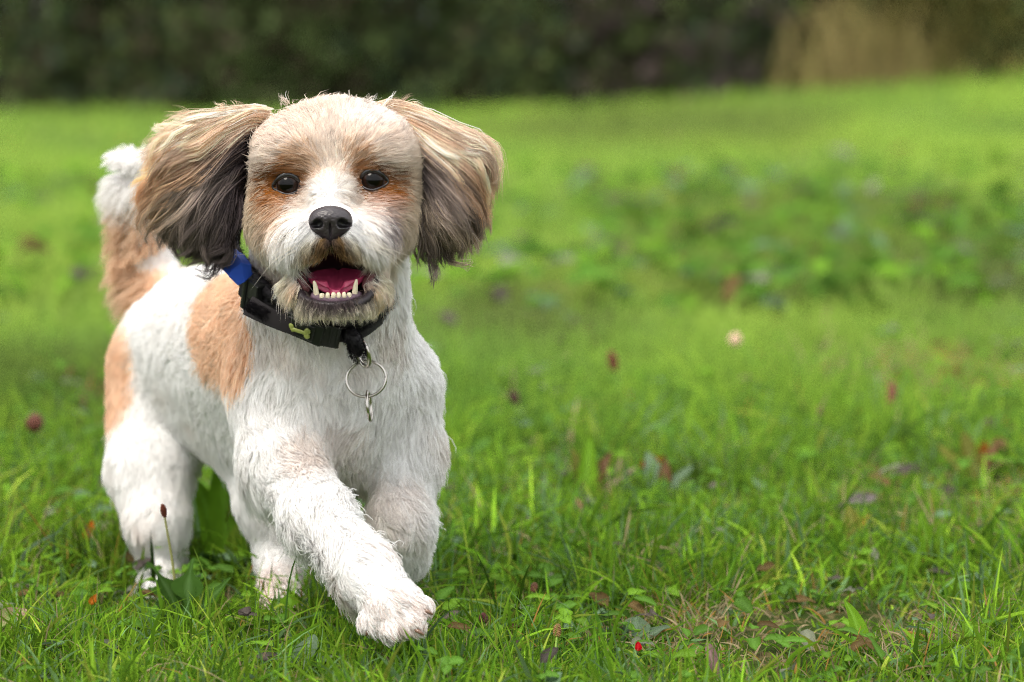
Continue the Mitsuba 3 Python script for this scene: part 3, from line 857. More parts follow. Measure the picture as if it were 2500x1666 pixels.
# nose
NP = [((0, -28, 53), (15.5, 10, 11)), ((-9.5, -32, 51), (8, 8.5, 10)), ((9.5, -32, 51), (8, 8.5, 10)), ((0, -40, 51), (8.5, 8, 8))]
NH = [((-9.3, -33.2, 63), (4.0, 3.7, 8)), ((9.3, -33.2, 63), (4.0, 3.7, 8)), ((-14.0, -34.2, 58), (4.2, 1.9, 7)), ((14.0, -34.2, 58), (4.2, 1.9, 7)),
      ((0, -44, 61), (0.9, 12, 5))]


def nose_field(p):
    d = np.full(p.shape[:-1], 1.0)
    for items, sign, k in ((NP, 1, 0.006), (NH, -1, 0.0022)):
        for c, r in items:
            e = sign * prim_dist(p, ('ell', (hp(*c), np.array(r) / 1000, HEAD_AXES)))
            h = np.clip(0.5 + 0.5 * (d - e) / (sign * k), 0, 1)
            d = d * (1 - h) + e * h - sign * k * h * (1 - h)
    return d


nv, nf = surface_nets(nose_field, hp(0, -30, 52) - 0.027, hp(0, -30, 52) + 0.027, 0.0008)
nv = hp(0, -33, 46) + (nv - hp(0, -33, 46)) * 0.94
q = head_local(nv)
ncol = np.tile(srgb(46, 40, 44), (len(nv), 1)) * (0.8 + 0.4 * meshkit.fbm(nv * 500, 3, 2)[:, None])
for s in (-1, 1):
    ncol = over(ncol, srgb(10, 8, 9), blob(q, (s * 9.6, -33.2, 57), (4.6, 4.3, 9), 0.15))
add('dog__nose', (nv, nf), 'mat_nose', color=ncol)
tag('dog__nose', 'dark grey nose')

# tongue
S, Tt = np.meshgrid(np.linspace(-1, 1, 41), np.linspace(0, 1, 30))
wid = 26 * np.sqrt(np.clip(1 - (np.abs(Tt - 0.35) / 0.66) ** 5, 0.02, 1)) * (0.9 + 0.1 * Tt)
ta = 2 + S * wid
tb = -49 - 35 * Tt ** 0.75 + 7.5 * np.abs(S) ** 2.4 - 2.6 * np.exp(-(S / 0.09) ** 2) * (1 - Tt ** 4) + 0.8 * (meshkit.fbm(np.stack([ta, Tt * 40, 0 * ta], -1) * 0.35, 2, 1) - 0.5)
tc = -30 + 67 * Tt - 5 * S ** 2 * Tt
top = HC + (ta[..., None] * HR + tb[..., None] * HU + tc[..., None] * HF) / 1000
bot = HC + ((2 + (ta - 2) * 0.93)[..., None] * HR + (tb - 4.5)[..., None] * HU + (tc - 1)[..., None] * HF) / 1000


def sheet(top, bot):
    """A closed slab between two grids of points."""
    n, m = top.shape[:2]
    v = np.vstack([top.reshape(-1, 3), bot.reshape(-1, 3)])
    i, j = np.meshgrid(np.arange(n - 1), np.arange(m - 1), indexing='ij')
    a = (i * m + j).ravel()
    quads = [np.stack([a, a + 1, a + m + 1, a + m], 1), np.stack([a, a + m, a + m + 1, a + 1], 1) + n * m]
    edge = np.concatenate([np.arange(m), m - 1 + m * np.arange(1, n), n * m - 1 - np.arange(1, m), m * np.arange(n - 2, -1, -1)])
    e2 = np.roll(edge, -1)[:-1] if edge[0] == edge[-1] else np.roll(edge, -1)
    e1 = edge[:len(e2)]
    quads.append(np.stack([e1, e1 + n * m, e2 + n * m, e2], 1))
    q_ = np.vstack(quads)
    return v, np.vstack([q_[:, [0, 1, 2]], q_[:, [0, 2, 3]]])


tcol = np.tile(srgb(180, 62, 98), (len(top.reshape(-1, 3)) * 2, 1)) * (0.92 + 0.16 * meshkit.fbm(np.vstack([top.reshape(-1, 3)] * 2) * 400, 2, 7)[:, None])
colored('dog__tongue', sheet(top, bot), 'mat_wet', tcol)
tag('dog__tongue', 'pink tongue')
# teeth, gum, lips
teeth = [('canine', [(-12.6, -88, 35), (-13.6, -80, 37), (-14.6, -76, 38)], 2.3), ('canine', [(16.4, -88, 35), (17.6, -80, 37), (18.4, -75.5, 38)], 2.3)]
teeth += [('tooth', [(a, -89.5, c), (a, -87, c + 0.4), (a * 1.01, -85.6 + 0.6 * math.sin(3 * a), c + 0.2)], 2.0 + 0.2 * math.sin(5 * a)) for a, c in ((-8.4, 38.5), (-3.9, 40.4), (0.6, 41), (4.6, 41), (8.7, 40.2), (12.6, 38.4))]
for n_, (kind, pts, r) in enumerate(teeth):
    line = spline([hp(*p) for p in pts], 9)
    tt = np.linspace(0, 1, 9)
    prof = (1 - 0.66 * tt ** 1.6) if kind == 'canine' else np.sqrt(np.clip(1.02 - tt ** 3.5, 0.06, 1))
    k_ = f'dog__{kind}' + (f'_{n_:03d}' if kind == 'canine' and n_ else '') if kind == 'canine' else 'dog__tooth' + (f'_{n_ - 2:03d}' if n_ > 2 else '')
    v, f = tube(line, r * prof / 1000, 10)
    colored(k_, (v, f), 'mat_tooth', srgb(214, 204, 176))


def lip(key, pts, rad, c, n=40):
    line = spline([hp(*p) for p in pts], n)
    tt = np.linspace(-1, 1, n)
    r = rad * np.clip(1.15 - tt ** 6, 0.25, 1) * (0.9 + 0.3 * meshkit.noise(line * 300, 3)) / 1000
    v, f = tube(line, r, 12)
    v = v + 0.0016 * (np.stack([meshkit.fbm(v * 260, 2, 70 + k) for k in range(3)], -1) - 0.5)
    colored(key, (v, f), 'mat_lip', np.tile(c, (len(v), 1)) * (0.7 + 0.6 * meshkit.fbm(v * 350, 3, 3)[:, None]))


lip('dog__lower_gum', [(-16, -86, 28), (-12.5, -89, 35.5), (2, -91, 40), (16.5, -89, 35.5), (20, -86, 28)], 2.8, srgb(96, 76, 88))
lip('dog__lower_lip', [(-30, -71, 20), (-27, -84, 29), (-18, -93, 38), (2, -96, 43.5), (22, -93, 38), (30.5, -83, 29), (34, -70, 20)], 3.5, srgb(38, 31, 36))
lip('dog__upper_lip', [(-30, -71, 20), (-26, -63, 31), (-13, -57, 40), (0, -48, 45), (14, -57, 40), (28, -62, 31), (34, -70, 20)], 2.4, srgb(20, 16, 17))
lip('dog__cheek_lining', [(-27, -64, 18), (-25, -74, 24), (-20, -84, 28)], 3.6, srgb(96, 56, 58))
lip('dog__cheek_lining_001', [(31, -63, 18), (29, -73, 24), (24, -83, 28)], 3.6, srgb(96, 56, 58))


# ------------------------------------------------------------------ long hair drawn along guide lines: ears, tail, moustache
def guided(guides, cols, n, rng, seg=9, width=0.0006, scatter=0.004, depth=0.006, clump=0.6, every=14, wave=0.003, shorten=0.35, tips=None, root_shift=0.15):
    """guides: list of polylines (world); cols: list of colour stops along each guide (k,3). Hairs run between neighbouring guides."""
    G = np.array([spline(g, 24) for g in guides])
    C = np.array([[np.interp(np.linspace(0, 1, 24), np.linspace(0, 1, len(c)), np.asarray(c)[:, k]) for k in range(3)] for c in cols]).transpose(0, 2, 1)
    m = len(G) - 1
    s = rng.random(n) * m
    i = np.minimum(s.astype(int), m - 1)
    f = (s - i)[:, None, None]
    line = G[i] * (1 - f) + G[i + 1] * f
    colr = C[i] * (1 - f) + C[i + 1] * f
    t0 = root_shift * rng.random(n) ** 1.5
    t1 = 1 - shorten * rng.random(n) ** 1.6
    tt = t0[:, None] + (t1 - t0)[:, None] * np.linspace(0, 1, seg)[None]
    x = tt * 23
    j = np.minimum(x.astype(int), 22)
    fr = (x - j)[..., None]
    r_ = np.arange(n)[:, None]
    P = line[r_, j] * (1 - fr) + line[r_, j + 1] * fr
    col = colr[r_, j] * (1 - fr) + colr[r_, j + 1] * fr
    t = np.linspace(0, 1, seg)[None, :, None]
    P = P + rng.normal(size=(n, 1, 3)) * np.array([scatter, 0, scatter]) * (0.35 + t)
    P[..., 1] += (rng.random((n, 1)) - 0.5) * 2 * depth
    tg = unit(np.gradient(P, axis=1))
    side = unit(np.cross(tg, [0, 1, 0]))
    cen = rng.permutation(n)[:max(2, n // every)]
    _, near = cKDTree(np.hstack([P[cen].reshape(len(cen), -1)])).query(P.reshape(n, -1))
    ph, fq, am = (rng.random((len(cen), 1, 1)) * 6.28)[near], (5 + 6 * rng.random((len(cen), 1, 1)))[near], (rng.random((len(cen), 1, 1)))[near]
    P = P + (P[cen][near] - P) * np.clip(clump * (0.5 + 0.8 * rng.random((n, 1, 1))), 0, 0.95) * t ** 0.8
    P = P + side * wave * (0.4 + am) * np.sin(fq * t + ph) * t
    P[..., 1] += wave * (0.4 + am[..., 0]) * (np.cos(fq * t + ph * 1.7) * t)[..., 0]
    tg = unit(np.gradient(P, axis=1))
    outn = unit(np.array([0, -1.0, 0.25])[None, None] + 0.6 * rng.normal(size=(n, 1, 3)))
    Wd = unit(np.cross(tg, outn))
    SN = unit(np.cross(Wd, tg))
    v = (1 + 0.14 * rng.normal(size=(n, 1, 1))) * (1 + 0.30 * rng.normal(size=(len(cen), 1, 1)))[near]
    col = np.clip(col * np.clip(v, 0.5, 1.7), 0.008, 0.92)
    V, F, N, _ = ribbons(P, Wd, SN, width * (0.6 + 0.8 * rng.random(n)), col[:, 0], taper=0.8)
    cc = np.concatenate([np.repeat(col[:, :-1], 2, 1), col[:, -1:]], 1).reshape(-1, 3)
    return V, F, N, cc


def px(pts, depths):
    d = np.interp(np.linspace(0, 1, len(pts)), np.linspace(0, 1, len(depths)), depths)
    return [at(u, v, y) for (u, v), y in zip(pts, d)]


EP, ET, EG, ED, EL = srgb(245, 219, 196), srgb(228, 190, 154), srgb(148, 135, 128), srgb(82, 74, 76), srgb(206, 188, 166)
left_ear = [
    ([(612, 268), (527, 290), (460, 312), (379, 338), (338, 349)], [EP, EP, EP, EP]),
    ([(602, 290), (490, 330), (420, 360), (366, 400), (338, 450)], [EP, EP, EP, ET]),
    ([(596, 310), (479, 370), (390, 412), (350, 455), (330, 490)], [EP, EP, ET, ET]),
    ([(592, 331), (479, 410), (379, 462), (338, 508), (334, 545)], [ED, ET, ET, ET]),
    ([(586, 368), (497, 425), (420, 486), (366, 545), (372, 592)], [ED, EG, EL, EG]),
    ([(582, 405), (534, 445), (471, 516), (423, 590), (420, 632)], [ED, EG, EG, ED]),
    ([(580, 442), (545, 486), (501, 560), (471, 619), (450, 645)], [ED, ED, EG, ED]),
    ([(576, 471), (553, 534), (523, 608), (490, 652)], [ED, ED, EG, ED]),
    ([(574, 494), (566, 553), (549, 608), (522, 652), (504, 668)], [ED, ED, ED, ED]),
]
right_ear = [
    ([(945, 262), (1048, 290), (1129, 330), (1189, 349), (1216, 405), (1212, 480)], [EP, EP, EP, ET]),
    ([(956, 280), (1059, 325), (1137, 365), (1189, 405), (1205, 460), (1198, 505)], [EP, EP, EP, ET]),
    ([(976, 305), (1066, 362), (1140, 425), (1183, 479), (1196, 534)], [EP, EP, ET, ET]),
    ([(1003, 340), (1078, 405), (1152, 479), (1185, 542), (1190, 575)], [EG, EG, ET, EG]),
    ([(1020, 379), (1085, 449), (1144, 523), (1172, 575), (1168, 612)], [ED, EG, EG, EL]),
    ([(1028, 427), (1074, 501), (1115, 571), (1137, 612), (1150, 640)], [ED, EG, EL, EG]),
    ([(1026, 465), (1055, 540), (1081, 600), (1100, 655)], [ED, EL, EG, ED]),
    ([(1022, 486), (1032, 545), (1040, 608), (1056, 668)], [ED, ED, EG, ED]),
]
erng = np.random.default_rng(5)
left_ear = [([(590 + (u - 590) * 0.93, v if v < 400 else 400 + (v - 400) * 0.95) for u, v in p], c) for p, c in left_ear]
right_ear = [([(1000 + (u - 1000) * 0.91, v if v < 400 else 400 + (v - 400) * 0.95) for u, v in p], c) for p, c in right_ear]
for i, (ear, side) in enumerate(((left_ear, -1), (right_ear, 1))):
    key = 'dog__ear' + ('_001' if i else '')
    guides = [px([(p[0][0] - side * 46, p[0][1] + 4 + 6 * (q_ > 3))] + p, (2.606, 2.586, 2.570, 2.566, 2.580, 2.592)) for q_, (p, _) in enumerate(ear)]
    cols = [[c[0]] + c for _, c in ear]
    # the leather of the ear: a thin slab that follows the guides behind the hair
    rows = np.array([spline(g, 30)[:23] for g in guides])
    rows = np.array([[np.interp(np.linspace(0, len(rows) - 1, 28), np.arange(len(rows)), rows[:, k, d]) for d in range(3)] for k in range(23)]).transpose(2, 0, 1)
    cg = np.array([[np.interp(np.linspace(0, 0.75, 23), np.linspace(0, 1, len(c)), np.asarray(c)[:, k]) for k in range(3)] for c in cols])
    cg = np.array([[np.interp(np.linspace(0, len(cg) - 1, 28), np.arange(len(cg)), cg[:, d, k]) for d in range(3)] for k in range(23)]).transpose(2, 0, 1)
    cen_ = rows.mean((0, 1))
    rows = cen_ + (rows - cen_) * [0.93, 1, 0.93]
    v, f = sheet(rows + [0, 0.010, 0], rows + [0, 0.014, 0])
    add(key, (v, f), 'mat_skin', color=np.clip(np.vstack([cg.reshape(-1, 3)] * 2) * 0.8, 0, 1))
    main = guided(guides, cols, int(9500 * DENS), erng, seg=11, width=0.00072, scatter=0.0042, depth=0.011, wave=0.0075 if side < 0 else 0.0042, clump=0.8, every=50)
    under = guided([np.array(g) + [0, 0.016, 0] for g in guides], cols, int(2600 * DENS), erng, seg=7, scatter=0.005, depth=0.008, width=0.0008, wave=0.003)
    short = guided(guides, cols, int(2500 * DENS), erng, seg=8, scatter=0.003, depth=0.012, shorten=0.8, width=0.0005)
    add_ribbons(key + '__hair', [main, under, short], 'mat_fur')
    tag(key, 'long haired ear, peach on top and grey brown below')
    tag(key + '__hair', None, kind='stuff')

# loose wisps over the ears and on the top of the head
wisps = []
for pts, c in (
        ([(590, 287), (500, 303), (445, 284), (401, 288)], EP), ([(600, 300), (480, 330), (390, 318), (378, 305)], EP), ([(590, 300), (470, 345), (400, 340), (340, 352)], EP),
        ([(600, 280), (540, 285), (520, 296), (470, 300)], EP), ([(585, 295), (470, 322), (420, 330), (352, 378), (330, 368)], EP),
        
        ([(560, 280), (540, 270), (530, 266), (520, 268)], EP), ([(620, 275), (580, 262), (570, 262), (556, 254)], EP),
        ([(930, 262), (950, 250), (960, 246), (975, 242)], EP), ([(945, 262), (975, 254), (990, 248), (1010, 246)], EP), ([(960, 268), (995, 258), (1012, 262), (1040, 274)], EP),
        ([(970, 280), (1060, 300), (1130, 330), (1200, 360), (1220, 420), (1214, 500)], EP), ([(970, 270), (1050, 285), (1160, 330), (1205, 380), (1222, 440)], EP),
        ([(985, 300), (1080, 390), (1150, 440), (1200, 442), (1221, 432)], EP), ([(700, 255), (690, 246), (682, 242), (676, 240)], CREAM), ([(880, 258), (892, 250), (900, 246), (905, 240)], CREAM),
        ([(540, 610), (525, 650), (505, 676), (478, 668), (462, 660)], ED), ([(545, 610), (535, 655), (515, 672), (492, 676)], ED),
        ([(1045, 620), (1050, 660), (1056, 690), (1050, 705)], EG), ([(1055, 640), (1066, 662), (1060, 680), (1048, 690)], EG), ([(1090, 640), (1130, 650), (1145, 648), (1152, 632)], EL)):
    g = px(pts, (2.585, 2.568, 2.575))
    wisps.append(guided([g, [p + [0.002, 0.003, 0.001] for p in g]], [[c] * 2, [c] * 2], 70 if c is EP and pts[0][0] < 610 else 26, erng, seg=12, scatter=0.0022, depth=0.002, clump=0.5, every=6, wave=0.0015, width=0.00042, root_shift=0.05, shorten=0.4))
add_ribbons('dog__loose_hair', wisps, 'mat_fur')
tag('dog__loose_hair', None, kind='stuff')

# moustache, chin and mouth corner hair
def local(pts):
    return [hp(*p) for p in pts]


DK, MO, OL = srgb(84, 66, 44), srgb(146, 118, 80), srgb(222, 214, 194)
mous = []
for s in (-1, 1):
    g = [local([(s * 1.5, -46, 57), (s * 4, -52, 57), (s * 7, -59, 54)]), local([(s * 7, -45, 57), (s * 11, -53, 56), (s * 15, -64, 51)]),
         local([(s * 12, -42, 56), (s * 19, -52, 54), (s * 22, -65, 48)]), local([(s * 15, -38, 55), (s * 25, -50, 52), (s * 28, -68, 43)]),
         local([(s * 18, -34, 52), (s * 30, -48, 46), (s * 34, -67, 37)]), local([(s * 22, -30, 46), (s * 38, -46, 38), (s * 43, -67, 28)])]
    mous.append(guided(g, [[SMOKE, DK, MO], [MO, DK, MO], [WHITE, OL, MO], [WHITE, WHITE, OL], [WHITE, WHITE, WHITE, OL], [WHITE, WHITE, WHITE]], int(2600 * DENS), erng, seg=7,
                       scatter=0.0016, depth=0.003, width=0.00042, wave=0.0012, clump=0.5, every=10, shorten=0.5))
    g = [local([(s * 26, -80, 32), (s * 30, -87, 32), (s * 30, -95, 28)]), local([(s * 30, -76, 26), (s * 36, -84, 26), (s * 38, -94, 20)]), local([(s * 34, -68, 18), (s * 42, -79, 18), (s * 46, -89, 12)])]
    mous.append(guided(g, [[PEACH, TAN, OL], [CREAM, OL, OL], [OL, OL, CREAM]], int(700 * DENS), erng, seg=7, scatter=0.003, depth=0.004, width=0.00045, wave=0.0015, clump=0.6))
g = [local([(a, -95 + 0.012 * a * a, 47.5 - 0.02 * a * a), (a * 1.1, -102 + 0.004 * a * a, 48 - 0.02 * a * a), (a * 1.15, -108, 43 - 0.02 * a * a)]) for a in (-26, -14, 0, 14, 28)]
mous.append(guided(g, [[SMOKE, OL, OL], [SMOKE, SMOKE, OL, OL], [ED, SMOKE, OL, OL], [SMOKE, SMOKE, OL, OL], [SMOKE, OL, OL]], int(2300 * DENS), erng, seg=6, scatter=0.002, depth=0.003, width=0.00042, wave=0.001, clump=0.5, shorten=0.6))
wh = []
for k_ in range(26):
    s = -1 if k_ % 2 else 1
    a0, b0 = s * (14 + 14 * erng.random()), -36 - 16 * erng.random()
    L_ = 26 + 24 * erng.random()
    dx, dy = s * (0.75 + 0.2 * erng.random()), -0.15 - 0.5 * erng.random()
    wh.append([hp(a0, b0, 50), hp(a0 + 0.5 * L_ * dx, b0 + 0.42 * L_ * dy, 56), hp(a0 + L_ * dx, b0 + L_ * dy * 1.2, 50)])
wh = np.array([spline(w_, 9) for w_ in wh])
tg = unit(np.gradient(wh, axis=1))
Wd = unit(np.cross(tg, [0, -1.0, 0]))
mous.append(ribbons(wh, Wd, unit(np.cross(Wd, tg)), np.full(len(wh), 0.00038), np.tile(srgb(226, 220, 208), (len(wh), 1))))
add_ribbons('dog__moustache', mous, 'mat_fur')
tag('dog__moustache', 'rust stained hair round the mouth', kind='stuff')

# tail plume
TW, TT = srgb(244, 242, 240), srgb(230, 202, 174)
n = int(12000 * DENS)
tau = erng.random(n) ** 0.9
core = spline(TAIL, 200)
ci = (tau * 199).astype(int)
ctan = unit(np.gradient(core, axis=0))[ci]
rad = erng.normal(size=(n, 3)) + [-0.15, 0, 0.0]
rad = unit(rad - ctan * (rad * ctan).sum(1, keepdims=True))
rad = unit(rad + ctan * 0.7 * (tau[:, None] > 0.9))
root = core[ci] + rad * (0.012 - 0.005 * tau[:, None])
Lh = (0.55 + 0.55 * erng.random(n)) * np.interp(tau, [0, 0.25, 0.55, 0.8, 1.0], [0.044, 0.056, 0.040, 0.048, 0.036])
s = 8
t = np.linspace(0, 1, s)[None, :, None]
P = root[:, None] + Lh[:, None, None] * (rad[:, None] * (0.75 * t - 0.2 * t * t) + ctan[:, None] * (0.85 * t - 0.35 * t * t) + np.array([-0.12, 0.1, -0.45]) * t ** 2)
cen = erng.permutation(n)[:n // 20]
_, near = cKDTree(P[cen].reshape(len(cen), -1)).query(P.reshape(n, -1))
P = P + (P[cen][near] - P) * 0.45 * t
jt = meshkit.fbm(root * 40, 2, 9) * 0.16 - 0.08
tc_ = over(np.tile(TT, (n, 1)), TW, sstep(0.60, 0.78, tau + jt + 0.05 * erng.normal(size=n)))
tc_ = tc_ * (1 + 0.08 * erng.normal(size=(n, 1)))
tg = unit(np.gradient(P, axis=1))
nn = unit(rad[:, None] + 0.5 * erng.normal(size=(n, 1, 3)) + 0 * P)
Wd = unit(np.cross(tg, nn))
add_ribbons('dog__tail_plume', ribbons(P, Wd, unit(nn + 0.2 * np.cross(Wd, tg) + [0, -0.2, 0.5]), 0.0010 * (0.7 + 0.6 * erng.random(n)), np.clip(tc_, 0, 0.93)), 'mat_fur')
tag('dog__tail_plume', 'raised bushy tail, tan with a white tip', kind='stuff')

for i_, (u, v, Y, du, dv) in enumerate(((898, 1545, 2.428, -6, 16), (958, 1562, 2.417, 4, 14), (1022, 1545, 2.417, 18, 12), (1044, 1496, 2.426, 18, 9))):
    k_ = 'dog__claw' + (f'_{i_:03d}' if i_ else '')
    colored(k_, tube(spline([at(u - du, v - dv, Y + 0.006), at(u, v - 3, Y), at(u + 0.7 * du, v + 0.5 * dv, Y + 0.001)], 8), np.linspace(0.0024, 0.0007, 8), 8), 'mat_tooth', srgb(120, 92, 76))
# ------------------------------------------------------------------ collar with its buckle, tab and rings
scene['mat_web'] = {'type': 'twosided', 'bsdf': {'type': 'bumpmap', 'arbitrary': mikit.proc(lambda p, n, uv: (dr.sin(p.x * 3500) * dr.sin(p.z * 3500 + p.y * 2600)) * 0.00012, 1e-4),
                                               'bsdf': {'type': 'principled', 'base_color': VC, 'roughness': 0.75, 'specular': 0.3}}}
scene['mat_plastic'] = {'type': 'principled', 'base_color': VC, 'roughness': 0.38, 'specular': 0.45}
scene['mat_metal'] = {'type': 'principled', 'base_color': {'type': 'rgb', 'value': [0.50, 0.47, 0.43]}, 'metallic': 1.0, 'roughness': 0.18}
scene['mat_cloth'] = {'type': 'twosided', 'bsdf': {'type': 'principled', 'base_color': VC, 'roughness': 0.6, 'specular': 0.3, 'sheen': 0.3}}
rng_c = np.random.default_rng(31)
ctrl = [at(560, 612, 2.655), at(600, 690, 2.610), at(668, 748, 2.580), at(760, 798, 2.566), at(850, 814, 2.568), at(915, 786, 2.590), at(958, 730, 2.640), at(940, 620, 2.705),
        at(850, 520, 2.745), at(700, 490, 2.750), at(590, 540, 2.710)]
loop = spline(ctrl[-2:] + ctrl + ctrl[:3], 14 * 15 + 1)[2 * 14:2 * 14 + 11 * 14]
CC = loop.mean(0)
lt = unit(np.roll(loop, -1, 0) - np.roll(loop, 1, 0))
lo_ = loop - CC
lo_ = unit(lo_ - lt * (lo_ * lt).sum(1, keepdims=True))
lw = np.cross(lo_, lt)
lw = np.where((lw @ np.array([0, 0, 1.0]))[:, None] < 0, -lw, lw)      # across the band, upwards
BLACK = srgb(30, 28, 32)


def sweep(line, tt, ww, oo, half_w, half_o, closed=False, rnd=0.6):
    """A flat rounded strap along a line."""
    prof = []
    for x, y in ((1, -rnd), (1, rnd), (rnd + 0.3, 1), (0, 1.08), (-rnd - 0.3, 1), (-1, rnd), (-1, -rnd), (-rnd - 0.3, -1), (0, -1), (rnd + 0.3, -1)):
        prof.append((x, y))
    prof = np.array(prof)
    n, m = len(line), len(prof)
    hw, ho = np.broadcast_to(half_w, (n,)), np.broadcast_to(half_o, (n,))
    v = line[:, None] + (prof[:, 0] * hw[:, None])[..., None] * ww[:, None] + (prof[:, 1] * ho[:, None])[..., None] * oo[:, None]
    q = []
    for i in range(n if closed else n - 1):
        for j in range(m):
            q.append([i * m + j, i * m + (j + 1) % m, (i + 1) % n * m + (j + 1) % m, (i + 1) % n * m + j])
    q = np.array(q)
    f = np.vstack([q[:, [0, 1, 2]], q[:, [0, 2, 3]]])
    v = v.reshape(-1, 3)
    if not closed:
        v = np.vstack([v, line[0], line[-1]])
        e = [[n * m, (j + 1) % m, j] for j in range(m)] + [[n * m + 1, (n - 1) * m + j, (n - 1) * m + (j + 1) % m] for j in range(m)]
        f = np.vstack([f, e])
    return v, f


def fuzz(line, ww, oo, radius, length, n, color, rng, width=0.00045):
    """Short curly pile round a padded line."""
    i = rng.integers(len(line), size=n)
    a = rng.random(n) * 6.283
    rad = np.cos(a)[:, None] * ww[i] + np.sin(a)[:, None] * oo[i]
    tt = np.cross(ww[i], oo[i])
    root = line[i] + rad * radius + tt * (rng.random((n, 1)) - 0.5) * 0.004
    col = np.tile(color, (n, 1)) * (0.6 + 0.9 * rng.random((n, 1)))
    return grow(root, unit(rad), unit(tt + 1.3 * rng.normal(size=(n, 3))), length * (0.6 + 0.8 * rng.random(n)), np.full(n, 0.75), width, col, rng, 4, 0.5, 7, 0.3, 0.0, spread=0.6)


tag('dog_collar', 'black fleece lined collar with a plastic buckle round the neck of the dog', 'collar')
colored('dog_collar__band', sweep(loop, lt, lw, lo_, 0.0076, 0.0019, True), 'mat_web', BLACK)
pad = loop + lw * 0.0085 - lo_ * 0.001
colored('dog_collar__padding', tube(pad, 0.0055 * (0.9 + 0.25 * meshkit.noise(pad * 90, 3)), 10, closed=True), 'mat_cloth', BLACK * 0.8)
add_ribbons('dog_collar__pile', [fuzz(pad, lw, lo_, 0.0050, 0.0042, 6500, BLACK, rng_c), fuzz(loop + lw * 0.004 - lo_ * 0.0015, lw, lo_, 0.0045, 0.003, 2500, BLACK, rng_c)], 'mat_fur')
tag('dog_collar__pile', None, kind='stuff')


def near_loop(u, v):
    p = at(u, v, 2.575)
    d = loop - p
    dirn = unit(p - EYE)
    i = int(np.argmin(np.linalg.norm(d - (d @ dirn)[:, None] * dirn, axis=1) + 10 * (loop[:, 1] > 2.66)))
    return loop[i], lt[i], lw[i], lo_[i]


def rounded_box(c, ax, half, r=0.0012):
    import manifold3d as m3
    s = m3.Manifold.sphere(r, 12)
    h = np.asarray(half) - r
    parts = [s.translate([x * h[0], y * h[1], z * h[2]]) for x in (-1, 1) for y in (-1, 1) for z in (-1, 1)]
    me = m3.Manifold.batch_hull(parts).to_mesh()
    return np.asarray(me.vert_properties)[:, :3] @ np.asarray(ax) + c, np.asarray(me.tri_verts)


PL = srgb(26, 28, 28)
p, t_, w_, o_ = near_loop(746, 792)
v1 = rounded_box(p + o_ * 0.004 - w_ * 0.001, [t_, w_, o_], [0.0180, 0.0092, 0.0036])
v2 = rounded_box(p + o_ * 0.0070 - w_ * 0.001 - t_ * 0.001, [t_, w_, o_], [0.0125, 0.0072, 0.0020], 0.0016)
p3, t3, w3, o3 = near_loop(808, 812)
v3 = rounded_box(p3 + o3 * 0.0035 - w3 * 0.001, [t3, w3, o3], [0.0085, 0.0098, 0.0032])
slots = [rounded_box(p3 + o3 * 0.0068 - w3 * 0.001 + t3 * k, [t3, w3, o3], [0.0012, 0.0088, 0.0010], 0.0007) for k in (-0.0055, 0.0005, 0.006)]
colored('dog_collar__buckle', cat([v1, v2, v3] + slots), 'mat_plastic', PL)
# a bone in pale green on the buckle
bx = []
for s in (-1, 1):
    for q_ in (-1, 1):
        m = ellipsoid([0, 0, 0], [0.0026, 0.0026, 0.0013], 3)
        bx.append((m[0] + [s * 0.0072, q_ * 0.0021, 0], m[1]))
tube_ = tube([[-0.0072, 0, 0], [-0.003, 0, 0], [0.003, 0, 0], [0.0072, 0, 0]], [0.0021, 0.00165, 0.00165, 0.0021], 12)
bx.append((tube_[0] * [1, 1, 0.62], tube_[1]))
bv, bf = cat(bx)
ca, sa = math.cos(0.12), math.sin(0.12)
tb_, wb_ = t_ * ca + w_ * sa, w_ * ca - t_ * sa
bone_c = p + o_ * 0.0102 - w_ * 0.0022 - t_ * 0.001
colored('dog_collar__buckle__bone_emblem', (bv @ np.array([tb_, wb_, o_]) + bone_c, bf), 'mat_plastic', srgb(150, 160, 84))
tag('dog_collar__buckle__bone_emblem', 'pale green bone on the buckle')
# slider and the folded strap
p, t_, w_, o_ = near_loop(640, 722)
colored('dog_collar__slider', cat([rounded_box(p + o_ * 0.0045 + w_ * 0.001, [t_, w_, o_], [0.0070, 0.0125, 0.0050]), rounded_box(p + o_ * 0.0085 - t_ * 0.0085, [t_, w_, o_], [0.0022, 0.0128, 0.0028])]), 'mat_plastic', PL)
p2, t2, w2, o2 = near_loop(622, 706)
colored('dog_collar__webbing_fold', rounded_box(p2 + o2 * 0.004, [t2, w2, o2], [0.0100, 0.0088, 0.0036], 0.002), 'mat_web', BLACK * 1.1)
strap = spline([at(606, 746, 2.563), at(650, 770, 2.560), at(700, 793, 2.562), at(735, 806, 2.566)], 20)
st = unit(np.gradient(strap, axis=0))
so = unit(np.array([0.05, -1, 0.1]) - st * (st @ np.array([0.05, -1, 0.1]))[:, None])
sw = np.cross(so, st)
colored('dog_collar__strap_end', sweep(strap, st, sw, so, np.linspace(0.0082, 0.0055, 20), 0.0026), 'mat_web', srgb(40, 37, 40))
add_ribbons('dog_collar__strap_end__pile', fuzz(strap[:7], sw[:7], so[:7], 0.0035, 0.0045, 1200, BLACK, rng_c), 'mat_fur')
tag('dog_collar__strap_end__pile', None, kind='stuff')
hold = spline([at(850, 806, 2.566), at(862, 828, 2.560), at(872, 850, 2.562), at(875, 866, 2.568)], 12)
colored('dog_collar__fabric_loop', tube(hold, np.array([5, 5.6, 6, 6.3, 6.4, 6.3, 6.1, 5.7, 5.2, 4.6, 3.8, 2.6]) / 1000, 12), 'mat_cloth', BLACK * 0.9)

